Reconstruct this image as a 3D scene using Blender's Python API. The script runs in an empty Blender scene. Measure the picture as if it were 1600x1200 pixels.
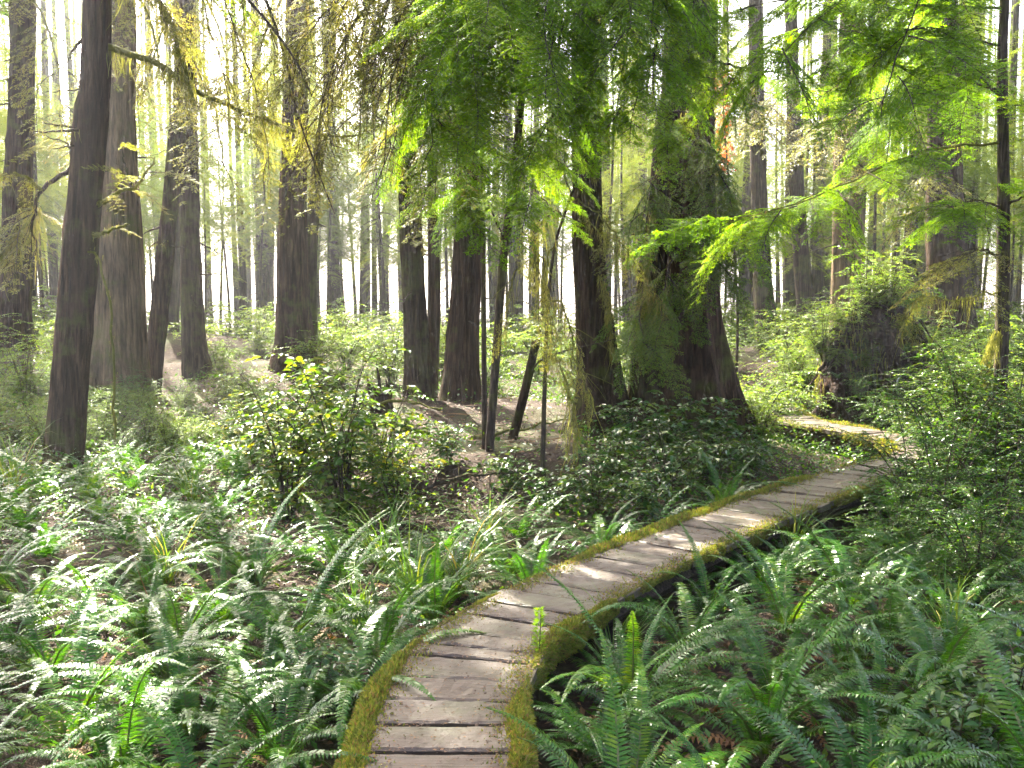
import bpy, math, numpy as np
from mathutils import Vector, Matrix

# ------------------------------------------------------------------ camera, sky, sun, exposure
SC = bpy.context.scene
COL = SC.collection
rng = np.random.default_rng(11)
CAMZ = 2.0
FPX = 1570.0                      # focal length in pixels of a 1600 px wide picture
PITCH = math.atan(120.0 / FPX)
cam_d = bpy.data.cameras.new('camera'); cam = bpy.data.objects.new('camera', cam_d); COL.objects.link(cam)
cam_d.sensor_width = 36.0; cam_d.lens = 36.0 * FPX / 1600.0
cam_d.clip_start = 0.05; cam_d.clip_end = 2000
cam.location = (0, 0, CAMZ); cam.rotation_euler = (math.pi / 2 - PITCH, 0, 0)
SC.camera = cam

SUN_AZ = math.radians(-24)        # left of straight ahead
SUN_EL = math.radians(44)
SUNV = np.array([math.sin(SUN_AZ) * math.cos(SUN_EL), math.cos(SUN_AZ) * math.cos(SUN_EL), math.sin(SUN_EL)])
W = bpy.data.worlds.new('World'); SC.world = W; W.use_nodes = True
wn = W.node_tree; bg = wn.nodes['Background']
sky = wn.nodes.new('ShaderNodeTexSky'); sky.sky_type = 'NISHITA'; sky.sun_disc = False
sky.sun_elevation = SUN_EL; sky.sun_rotation = SUN_AZ; sky.air_density = 0.4; sky.dust_density = 5.0; sky.ozone_density = 0.0
wn.links.new(sky.outputs[0], bg.inputs[0]); bg.inputs[1].default_value = 0.15
sl = bpy.data.lights.new('sun', 'SUN'); sl.energy = 5.0; sl.angle = math.radians(0.53); sl.color = (1.0, 0.93, 0.78)
sun = bpy.data.objects.new('sun', sl); COL.objects.link(sun)
sun.rotation_euler = Vector(SUNV).to_track_quat('Z', 'Y').to_euler(); sun.location = (0, 0, 60)
SC.view_settings.view_transform = 'Standard'; SC.view_settings.look = 'None'
SC.view_settings.gamma = 1.0; SC.view_settings.use_curve_mapping = False
SC.view_settings.exposure = 3.4
SC.render.engine = 'CYCLES'
cy = SC.cycles
cy.max_bounces = 7; cy.diffuse_bounces = 4; cy.glossy_bounces = 2; cy.transmission_bounces = 4
cy.volume_bounces = 1; cy.transparent_max_bounces = 4
cy.caustics_reflective = False; cy.caustics_refractive = False
cy.use_denoising = True
cy.use_adaptive_sampling = True; cy.adaptive_threshold = 0.03
cy.sample_clamp_indirect = 6.0

# ------------------------------------------------------------------ helpers
def PX(u, v, d):
    """world point seen at photo pixel (u, v), d metres ahead"""
    a = (u - 800.0) / FPX; b = (600.0 - v) / FPX
    cp, sp = math.cos(PITCH), math.sin(PITCH)
    t = d / (b * sp + cp)
    return np.array([a * t, d, CAMZ + t * (b * cp - sp)])

def proj(p):
    p = np.asarray(p, float); q = p - np.array([0, 0, CAMZ])
    cp, sp = math.cos(PITCH), math.sin(PITCH)
    fz = q[..., 1] * cp - q[..., 2] * sp
    up = q[..., 1] * sp + q[..., 2] * cp
    fz = np.where(fz < 0.1, 0.1, fz)
    return 800 + FPX * q[..., 0] / fz, 600 - FPX * up / fz

def nrmz(a):
    a = np.asarray(a, float)
    return a / np.maximum(np.linalg.norm(a, axis=-1, keepdims=True), 1e-9)

class MB:
    def __init__(s): s.v = []; s.f = []; s.n = 0
    def add(s, V, F, mat=0):
        V = np.asarray(V, float).reshape(-1, 3); F = np.asarray(F, np.int64)
        if len(V) == 0 or len(F) == 0: return
        s.v.append(V); s.f.append((F + s.n, mat)); s.n += len(V)
    def verts(s): return np.concatenate(s.v)
    def mesh(s, name, mats, smooth=False):
        V = s.verts(); me = bpy.data.meshes.new(name)
        me.vertices.add(len(V)); me.vertices.foreach_set('co', V.astype(np.float32).ravel())
        li, st, mi = [], [], []; o = 0
        for F, m in s.f:
            k = F.shape[1]; li.append(F.ravel()); st.append(o + np.arange(len(F)) * k); o += F.size
            mi.append(np.full(len(F), m))
        li = np.concatenate(li); st = np.concatenate(st); mi = np.concatenate(mi)
        me.loops.add(len(li)); me.loops.foreach_set('vertex_index', li.astype(np.int32))
        me.polygons.add(len(st)); me.polygons.foreach_set('loop_start', st.astype(np.int32))
        for m in mats: me.materials.append(m)
        me.polygons.foreach_set('material_index', mi.astype(np.int32))
        me.polygons.foreach_set('use_smooth', np.full(len(st), smooth))
        me.update(calc_edges=True)
        return me

def link(name, data, parent=None, loc=(0, 0, 0), mat=None, **props):
    o = bpy.data.objects.new(name, data); COL.objects.link(o)
    if parent is not None: o.parent = parent
    if mat is not None: o.matrix_local = mat
    else: o.location = loc
    for k, v in props.items(): o[k] = v
    return o

def empty(name, loc, label=None, category=None, group=None):
    o = bpy.data.objects.new(name, None); COL.objects.link(o); o.location = loc; o.empty_display_size = 0.1
    if label: o['label'] = label
    if category: o['category'] = category
    if group: o['group'] = group
    return o

def frame(x, up=(0, 0, 1)):
    x = nrmz(x); up = np.asarray(up, float)
    z = up - x * np.dot(up, x)
    if np.linalg.norm(z) < 1e-3: z = np.array([0, 1, 0]) - x * x[1]
    z = nrmz(z); y = np.cross(z, x)
    return np.stack([x, y, z], 1)

def matx(R, loc, s=1.0):
    M = np.eye(4); M[:3, :3] = R * s; M[:3, 3] = loc
    return Matrix(M.tolist())

def resample(P, n):
    """smooth curve through points (Catmull-Rom), n points evenly spread by parameter"""
    P = np.asarray(P, float); m = len(P)
    if m == 2: return P[0] + (P[1] - P[0]) * np.linspace(0, 1, n)[:, None]
    Q = np.vstack([2 * P[0] - P[1], P, 2 * P[-1] - P[-2]])
    dl = np.concatenate([[0], np.cumsum(np.linalg.norm(np.diff(P[:, :3], axis=0), axis=1))])
    tt = np.interp(np.linspace(0, dl[-1], n), dl, np.arange(m)); i = np.clip(tt.astype(int), 0, m - 2); f = (tt - i)[:, None]
    a, b, c, d = Q[i], Q[i + 1], Q[i + 2], Q[i + 3]
    return 0.5 * (2 * b + (c - a) * f + (2 * a - 5 * b + 4 * c - d) * f ** 2 + (3 * b - a - 3 * c + d) * f ** 3)

def tube(mb, P, r, n=6, mat=0):
    P = np.asarray(P, float); m = len(P); r = np.broadcast_to(np.asarray(r, float), (m,))
    T = nrmz(np.gradient(P, axis=0)); up = np.array([0.13, 0.27, 0.95])
    if abs(np.dot(nrmz(P[-1] - P[0]), up)) > 0.9: up = np.array([0.9, 0.3, 0.1])
    A = nrmz(np.cross(T, up)); B = np.cross(T, A)
    th = np.arange(n) * 2 * math.pi / n
    V = P[:, None] + r[:, None, None] * (np.cos(th)[None, :, None] * A[:, None] + np.sin(th)[None, :, None] * B[:, None])
    i = np.arange(m - 1)[:, None] * n; j = np.arange(n)[None]; k = (j + 1) % n
    F = np.stack([i + j, i + k, i + n + k, i + n + j], -1).reshape(-1, 4)
    mb.add(V, F, mat)

def diamonds(mb, p, d, nr, L, Wd, fold=0.15, bend=0.0, at=0.45, mat=0):
    p = np.asarray(p, float); n = len(p)
    d = nrmz(d); s = nrmz(np.cross(nr, d)); nr = np.cross(d, s)
    L = np.broadcast_to(L, (n,))[:, None]; Wd = np.broadcast_to(Wd, (n,))[:, None]
    mid = p + d * L * at + nr * fold * Wd
    V = np.stack([p, mid - s * Wd / 2, p + d * L - nr * bend * L, mid + s * Wd / 2], 1)
    F = np.arange(n * 4).reshape(n, 4)
    mb.add(V, F, mat)

def broad(mb, p, d, nr, L, Wd, fold=0.18, bend=0.15, mat=0):
    """pointed oval leaf with a midrib fold"""
    p = np.asarray(p, float); n = len(p)
    d = nrmz(d); s = nrmz(np.cross(nr, d)); nr = np.cross(d, s)
    L = np.broadcast_to(L, (n,))[:, None]; Wd = np.broadcast_to(Wd, (n,))[:, None]
    def at(t, w, h): return p + d * L * t + s * Wd * w + nr * (h * fold * Wd - bend * t * t * L)
    V = np.stack([p, at(.28, .42, 1), at(.62, .40, 1), at(1, 0, 0), at(.62, -.40, 1), at(.28, -.42, 1), at(.28, 0, 0), at(.62, 0, 0)], 1)
    b = np.arange(n)[:, None] * 8
    Q = np.concatenate([b + np.array([[6, 1, 2, 7]]), b + np.array([[5, 6, 7, 4]])]); 
    T = np.concatenate([b + np.array([[0, 1, 6]]), b + np.array([[0, 6, 5]]), b + np.array([[7, 2, 3]]), b + np.array([[4, 7, 3]])])
    V = V.reshape(-1, 3); o = mb.n
    mb.add(V, Q, mat); mb.f.append((T + o, mat))

def ribbons(mb, p, L, Wd, sway=0.12, nseg=5, down=None, taper=0.8, mat=0):
    """hanging strands"""
    p = np.asarray(p, float); n = len(p); L = np.broadcast_to(L, (n,)); Wd = np.broadcast_to(Wd, (n,))
    t = np.linspace(0, 1, nseg + 1)
    a = rng.uniform(0, 2 * math.pi, n); ph = rng.uniform(0, 6.3, (n, 2)); am = rng.normal(0, sway, (n, 2))
    x = am[:, :1] * t * L[:, None] + 0.04 * L[:, None] * np.sin(t * 5 + ph[:, :1])
    y = am[:, 1:] * t * L[:, None] + 0.04 * L[:, None] * np.sin(t * 5 + ph[:, 1:])
    c = p[:, None] + np.stack([x, y, -t[None] * L[:, None]], -1)
    s = np.stack([np.cos(a), np.sin(a), 0 * a], -1)[:, None] * (Wd[:, None] * (1 - taper * t[None]) / 2)[..., None]
    V = np.stack([c - s, c + s], 2).reshape(n, -1, 3)
    b = (np.arange(n) * (nseg + 1) * 2)[:, None] + (np.arange(nseg) * 2)[None]
    F = np.stack([b, b + 1, b + 3, b + 2], -1).reshape(-1, 4)
    mb.add(V, F, mat)

def wob(x, y, s=1.0, seed=0):
    r = np.random.default_rng(seed + 100); o = 0
    for k in range(6):
        a = r.uniform(0, 6.28); f = s * (0.6 + 0.5 * k)
        o = o + np.sin((x * math.cos(a) + y * math.sin(a)) * f + r.uniform(0, 6.28)) / (1 + 0.5 * k)
    return o / 2.2

# ------------------------------------------------------------------ materials
class NT:
    def __init__(s, name):
        s.m = bpy.data.materials.new(name); s.m.use_nodes = True; s.t = s.m.node_tree; s.t.nodes.clear()
        s.out = s.t.nodes.new('ShaderNodeOutputMaterial')
    def n(s, typ, **kw):
        o = s.t.nodes.new('ShaderNode' + typ)
        for k, v in kw.items():
            if k.startswith('i_'):
                key = k[2:]; o.inputs[int(key) if key.isdigit() else key.replace('_', ' ')].default_value = v
            else: setattr(o, k, v)
        return o
    def l(s, a, b): s.t.links.new(a, b)
    def ramp(s, fac, stops):
        r = s.n('ValToRGB'); e = r.color_ramp.elements
        while len(e) < len(stops): e.new(0.5)
        for i, (p, c) in enumerate(stops): e[i].position = p; e[i].color = (*c, 1)
        s.l(fac, r.inputs[0]); return r.outputs[0]
    def math(s, op, a, b=None):
        m = s.n('Math', operation=op)
        for i, v in enumerate((a, b)):
            if v is None: continue
            if isinstance(v, (int, float)): m.inputs[i].default_value = v
            else: s.l(v, m.inputs[i])
        return m.outputs[0]
    def mix(s, fac, a, b, mode='MIX'):
        m = s.n('Mix', data_type='RGBA', blend_type=mode)
        for i, v in ((0, fac), (6, a), (7, b)):
            if isinstance(v, (int, float)): m.inputs[i].default_value = v
            elif isinstance(v, tuple): m.inputs[i].default_value = (*v, 1)
            else: s.l(v, m.inputs[i])
        return m.outputs[2]
    def noise(s, vec, scale, detail=4, rough=0.55):
        n = s.n('TexNoise'); n.inputs['Scale'].default_value = scale; n.inputs['Detail'].default_value = detail
        n.inputs['Roughness'].default_value = rough
        if vec is not None: s.l(vec, n.inputs['Vector'])
        return n.outputs[0]
    def mapping(s, vec, scale=(1, 1, 1)):
        m = s.n('Mapping'); m.inputs['Scale'].default_value = scale; s.l(vec, m.inputs[0]); return m.outputs[0]

def leafmat(name, cols, trans=0.4, rough=0.38, spec=0.5, tcol=(1.5, 1.35, 0.5), objvar=0.5):
    """leaf with a waxy face and light passing through; cols: dark..light..odd"""
    t = NT(name)
    g = t.n('NewGeometry'); oi = t.n('ObjectInfo')
    f = t.math('ADD', t.math('MULTIPLY', g.outputs['Random Per Island'], 1 - objvar), t.math('MULTIPLY', oi.outputs['Random'], objvar))
    k = len(cols); c = t.ramp(f, [(0.08 + 0.84 * i / (k - 1), cols[i]) for i in range(k)])
    p = t.n('BsdfPrincipled'); t.l(c, p.inputs['Base Color'])
    p.inputs['Roughness'].default_value = rough; p.inputs['Specular IOR Level'].default_value = spec
    tr = t.n('BsdfTranslucent'); t.l(t.mix(1.0, c, tcol, 'MULTIPLY'), tr.inputs['Color'])
    m = t.n('MixShader'); m.inputs[0].default_value = trans
    t.l(p.outputs[0], m.inputs[1]); t.l(tr.outputs[0], m.inputs[2]); t.l(m.outputs[0], t.out.inputs[0])
    return t.m

def barkmat(name, c1, c2, moss=0.3, mosscol=(0.09, 0.10, 0.02), sc=1.0, bump=0.6):
    t = NT(name)
    co = t.n('TexCoord').outputs['Object']; oi = t.n('ObjectInfo')
    v = t.n('VectorMath', operation='ADD'); t.l(co, v.inputs[0]); t.l(oi.outputs['Location'], v.inputs[1]); v = v.outputs[0]
    fib = t.noise(t.mapping(v, (26 * sc, 26 * sc, 2.2 * sc)), 1.0, 6, 0.65)
    blk = t.noise(t.mapping(v, (9 * sc, 9 * sc, 3 * sc)), 1.0, 4, 0.6)
    big = t.noise(v, 1.3, 4, 0.6)
    c = t.ramp(fib, [(0.34, tuple(x * 0.22 for x in c1)), (0.48, c1), (0.66, tuple(x * 1.25 for x in c2))])
    c = t.mix(t.ramp(blk, [(0.35, (0, 0, 0)), (0.65, (0.6, 0.6, 0.6))]), c, tuple(x * 0.55 for x in c1))
    mm = t.noise(v, 4.5, 6, 0.7)
    mf = t.ramp(t.math('ADD', t.math('MULTIPLY', mm, 0.55), t.math('MULTIPLY', big, 0.45)), [(0.62 - 0.28 * moss, (0, 0, 0)), (0.74 - 0.22 * moss, (0.8, 0.8, 0.8))])
    c = t.mix(mf, c, t.mix(fib, tuple(x * 0.5 for x in mosscol), mosscol))
    lich = t.noise(v, 38, 3, 0.7)
    c = t.mix(t.ramp(lich, [(0.67, (0, 0, 0)), (0.73, (0.3, 0.3, 0.3))]), c, (0.22, 0.23, 0.19))
    p = t.n('BsdfPrincipled'); t.l(c, p.inputs['Base Color']); p.inputs['Roughness'].default_value = 0.95; p.inputs['Specular IOR Level'].default_value = 0.1
    b = t.n('Bump'); b.inputs['Strength'].default_value = min(1.0, bump * 1.5); b.inputs['Distance'].default_value = 0.05
    t.l(t.math('ADD', fib, t.math('MULTIPLY', blk, 0.8)), b.inputs['Height']); t.l(b.outputs[0], p.inputs['Normal'])
    t.l(p.outputs[0], t.out.inputs[0]); return t.m

def simple(name, c1, c2, scale=30, rough=0.85, spec=0.3, bump=0.3):
    t = NT(name); co = t.n('TexCoord').outputs['Object']
    n = t.noise(co, scale, 5, 0.6); c = t.ramp(n, [(0.3, c1), (0.7, c2)])
    p = t.n('BsdfPrincipled'); t.l(c, p.inputs['Base Color']); p.inputs['Roughness'].default_value = rough; p.inputs['Specular IOR Level'].default_value = spec
    b = t.n('Bump'); b.inputs['Strength'].default_value = bump; b.inputs['Distance'].default_value = 0.02; t.l(n, b.inputs['Height']); t.l(b.outputs[0], p.inputs['Normal'])
    t.l(p.outputs[0], t.out.inputs[0]); return t.m

M = {}
M['fern'] = leafmat('fern_green', [(0.014, 0.058, 0.005), (0.026, 0.092, 0.007), (0.036, 0.112, 0.008), (0.090, 0.160, 0.010)], 0.40, 0.30, 0.30, (1.7, 1.5, .4))
M['fern_rib'] = simple('fern_rib', (0.06, 0.07, 0.02), (0.10, 0.10, 0.03), 20, 0.6)
M['fern_dry'] = leafmat('fern_dry', [(0.16, 0.07, 0.025), (0.22, 0.11, 0.04), (0.20, 0.14, 0.05)], 0.3, 0.6, 0.3, (1.2, 1.0, 0.8))
M['hemlock'] = leafmat('hemlock_needles', [(0.064, 0.138, 0.008), (0.090, 0.188, 0.010), (0.108, 0.208, 0.012), (0.150, 0.225, 0.014)], 0.62, 0.55, 0.12, (1.9, 1.7, .35))
M['cedar'] = leafmat('cedar_sprays', [(0.040, 0.090, 0.012), (0.062, 0.125, 0.016), (0.085, 0.145, 0.018), (0.12, 0.15, 0.020)], 0.55, 0.5, 0.2, (1.7, 1.5, .4))
M['yellowgreen'] = leafmat('pale_hemlock_needles', [(0.10, 0.12, 0.022), (0.135, 0.16, 0.026), (0.17, 0.18, 0.034), (0.19, 0.165, 0.05)], 0.55, 0.45, 0.4)
M['farleaf'] = leafmat('far_needles', [(0.055, 0.100, 0.016), (0.085, 0.140, 0.018), (0.110, 0.160, 0.022), (0.14, 0.165, 0.026)], 0.60, 0.5, 0.2, (1.7, 1.5, .5))
M['salal'] = leafmat('salal_leaf', [(0.018, 0.058, 0.010), (0.030, 0.085, 0.014), (0.048, 0.112, 0.016), (0.11, 0.16, 0.016)], 0.32, 0.28, 0.40, (1.7, 1.5, .4), objvar=0.2)
M['berry'] = leafmat('berry_leaf', [(0.028, 0.072, 0.010), (0.050, 0.115, 0.013), (0.090, 0.150, 0.016), (0.20, 0.19, 0.020)], 0.46, 0.38, 0.28, (1.7, 1.5, .4), objvar=0.2)
M['huckle'] = leafmat('huckleberry_leaf', [(0.020, 0.066, 0.009), (0.036, 0.100, 0.012), (0.055, 0.126, 0.013), (0.12, 0.170, 0.016)], 0.46, 0.34, 0.22, (1.7, 1.5, .4), objvar=0.3)
M['paleshrub'] = leafmat('pale_shrub_leaf', [(0.055, 0.115, 0.020), (0.078, 0.148, 0.022), (0.10, 0.168, 0.026), (0.14, 0.185, 0.03)], 0.54, 0.45, 0.2, (1.7, 1.5, .45), objvar=0.3)
M['grass'] = leafmat('grass_blade', [(0.045, 0.11, 0.012), (0.07, 0.145, 0.016), (0.10, 0.165, 0.02), (0.22, 0.18, 0.06)], 0.45, 0.36, 0.3, (1.6, 1.4, .5), objvar=0.2)
M['hangmoss'] = leafmat('hanging_moss', [(0.11, 0.12, 0.03), (0.16, 0.17, 0.04), (0.20, 0.20, 0.05), (0.22, 0.17, 0.06)], 0.5, 0.8, 0.15, (1.3, 1.2, 0.7))
M['mossblade'] = leafmat('moss_blade', [(0.080, 0.110, 0.014), (0.130, 0.165, 0.024), (0.18, 0.205, 0.036), (0.17, 0.11, 0.040)], 0.35, 0.7, 0.15, objvar=0.0)
M['litter'] = leafmat('needle_litter', [(0.04, 0.022, 0.012), (0.075, 0.040, 0.019), (0.12, 0.062, 0.026), (0.19, 0.105, 0.042)], 0.1, 0.7, 0.3, (1, 1, 1), objvar=0.0)
M['autumn'] = leafmat('autumn_leaf', [(0.20, 0.06, 0.02), (0.28, 0.11, 0.03), (0.26, 0.17, 0.05)], 0.5, 0.5, 0.3, (1.3, 1.0, 0.5))
M['bark'] = barkmat('bark_hemlock', (0.036, 0.023, 0.014), (0.074, 0.048, 0.029), 0.45)
M['bark_red'] = barkmat('bark_cedar', (0.042, 0.024, 0.014), (0.086, 0.052, 0.031), 0.34, sc=0.8)
M['bark_snag'] = barkmat('bark_snag', (0.11, 0.075, 0.042), (0.19, 0.13, 0.075), 0.45, sc=0.7)
M['bark_far'] = barkmat('bark_far', (0.042, 0.030, 0.019), (0.080, 0.058, 0.038), 0.5, sc=0.6, bump=0.3)
M['twig'] = barkmat('bark_twig', (0.050, 0.036, 0.026), (0.09, 0.066, 0.045), 0.45, (0.12, 0.12, 0.03), 2.0, 0.3)
M['mossybranch'] = barkmat('mossy_branch', (0.09, 0.085, 0.03), (0.14, 0.14, 0.04), 1.2, (0.16, 0.16, 0.03), 2.0, 0.6)
def mossmat():
    t = NT('moss_bed'); co = t.n('TexCoord').outputs['Object']
    a = t.noise(co, 70, 5, 0.7); b_ = t.noise(co, 9, 5, 0.7); e = t.noise(co, 260, 3, 0.7)
    c = t.ramp(a, [(0.32, (0.034, 0.042, 0.006)), (0.5, (0.090, 0.110, 0.014)), (0.7, (0.170, 0.195, 0.028))])
    c = t.mix(t.ramp(b_, [(0.44, (0, 0, 0)), (0.60, (0.85, 0.85, 0.85))]), c, t.ramp(e, [(0.35, (0.045, 0.026, 0.012)), (0.65, (0.17, 0.095, 0.036))]))
    p = t.n('BsdfPrincipled'); t.l(c, p.inputs['Base Color']); p.inputs['Roughness'].default_value = 0.95; p.inputs['Specular IOR Level'].default_value = 0.1
    b = t.n('Bump'); b.inputs['Strength'].default_value = 1.0; b.inputs['Distance'].default_value = 0.02; t.l(t.math('ADD', a, t.math('MULTIPLY', e, 0.5)), b.inputs['Height']); t.l(b.outputs[0], p.inputs['Normal'])
    t.l(p.outputs[0], t.out.inputs[0]); return t.m
M['moss'] = mossmat()
M['root'] = barkmat('root_soil', (0.030, 0.018, 0.012), (0.060, 0.036, 0.024), 0.25, sc=0.8, bump=1.0)

def plankmat():
    t = NT('weathered_plank'); co = t.n('TexCoord').outputs['Object']; oi = t.n('ObjectInfo')
    off = t.n('VectorMath', operation='SCALE'); t.l(oi.outputs['Location'], off.inputs[0]); off.inputs['Scale'].default_value = 7.3
    v = t.n('VectorMath', operation='ADD'); t.l(co, v.inputs[0]); t.l(off.outputs[0], v.inputs[1]); v = v.outputs[0]
    warp = t.noise(v, 3.0, 3)
    wv = t.n('VectorMath', operation='MULTIPLY_ADD'); cmb = t.n('CombineXYZ'); t.l(warp, cmb.inputs[1])
    t.l(cmb.outputs[0], wv.inputs[0]); wv.inputs[1].default_value = (0, 0.06, 0); t.l(v, wv.inputs[2])
    gr = t.noise(t.mapping(wv.outputs[0], (3, 90, 40)), 1.0, 6, 0.6)
    blot = t.noise(v, 5.0, 5, 0.65); fine = t.noise(v, 60, 4, 0.7)
    c = t.ramp(gr, [(0.25, (0.030, 0.020, 0.012)), (0.5, (0.056, 0.041, 0.027)), (0.75, (0.092, 0.071, 0.050))])
    c = t.mix(t.ramp(blot, [(0.35, (0.75, 0.75, 0.75)), (0.62, (0, 0, 0))]), c, (0.058, 0.038, 0.024))
    c = t.mix(t.ramp(t.noise(v, 11, 4, 0.7), [(0.62, (0, 0, 0)), (0.70, (0.6, 0.6, 0.6))]), c, (0.075, 0.062, 0.042))
    c = t.mix(t.math('MULTIPLY', oi.outputs['Random'], 0.35), c, (0.055, 0.040, 0.030))
    crk = t.noise(t.mapping(wv.outputs[0], (2.2, 38, 10)), 1.0, 2, 0.5)
    c = t.mix(t.ramp(crk, [(0.655, (0, 0, 0)), (0.675, (0.85, 0.85, 0.85))]), c, (0.035, 0.024, 0.017))
    c = t.mix(t.ramp(t.noise(v, 2.2, 5, 0.7), [(0.52, (0, 0, 0)), (0.66, (0.45, 0.45, 0.45))]), c, (0.085, 0.092, 0.038))
    # knots
    vo = t.n('TexVoronoi', feature='F1'); vo.inputs['Scale'].default_value = 1.0; t.l(t.mapping(v, (4.5, 9, 2)), vo.inputs['Vector'])
    c = t.mix(t.ramp(vo.outputs['Distance'], [(0.06, (0.75, 0.75, 0.75)), (0.13, (0, 0, 0))]), c, (0.07, 0.05, 0.04))
    p = t.n('BsdfPrincipled'); t.l(c, p.inputs['Base Color'])
    t.l(t.ramp(blot, [(0.3, (0.62,) * 3), (0.65, (0.40,) * 3)]), p.inputs['Roughness']); p.inputs['Specular IOR Level'].default_value = 0.32
    b = t.n('Bump'); b.inputs['Strength'].default_value = 0.5; b.inputs['Distance'].default_value = 0.006
    t.l(t.math('ADD', gr, t.math('MULTIPLY', fine, 0.5)), b.inputs['Height']); t.l(b.outputs[0], p.inputs['Normal'])
    t.l(p.outputs[0], t.out.inputs[0]); return t.m
M['plank'] = plankmat()

def groundmat():
    t = NT('forest_floor'); co = t.n('TexCoord').outputs['Object']
    a = t.noise(co, 0.9, 6, 0.65); b_ = t.noise(co, 14, 6, 0.7); f = t.noise(co, 90, 4, 0.7)
    c = t.ramp(b_, [(0.3, (0.016, 0.010, 0.006)), (0.55, (0.042, 0.025, 0.015)), (0.75, (0.080, 0.048, 0.029))])
    c = t.mix(t.ramp(a, [(0.48, (0, 0, 0)), (0.66, (0.7, 0.7, 0.7))]), c, t.ramp(f, [(0.3, (0.03, 0.045, 0.012)), (0.7, (0.085, 0.10, 0.025))]))
    p = t.n('BsdfPrincipled'); t.l(c, p.inputs['Base Color']); p.inputs['Roughness'].default_value = 0.95; p.inputs['Specular IOR Level'].default_value = 0.2
    b = t.n('Bump'); b.inputs['Strength'].default_value = 0.9; b.inputs['Distance'].default_value = 0.05
    t.l(t.math('ADD', b_, t.math('MULTIPLY', f, 0.5)), b.inputs['Height']); t.l(b.outputs[0], p.inputs['Normal'])
    t.l(p.outputs[0], t.out.inputs[0]); return t.m
M['ground'] = groundmat()

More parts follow.
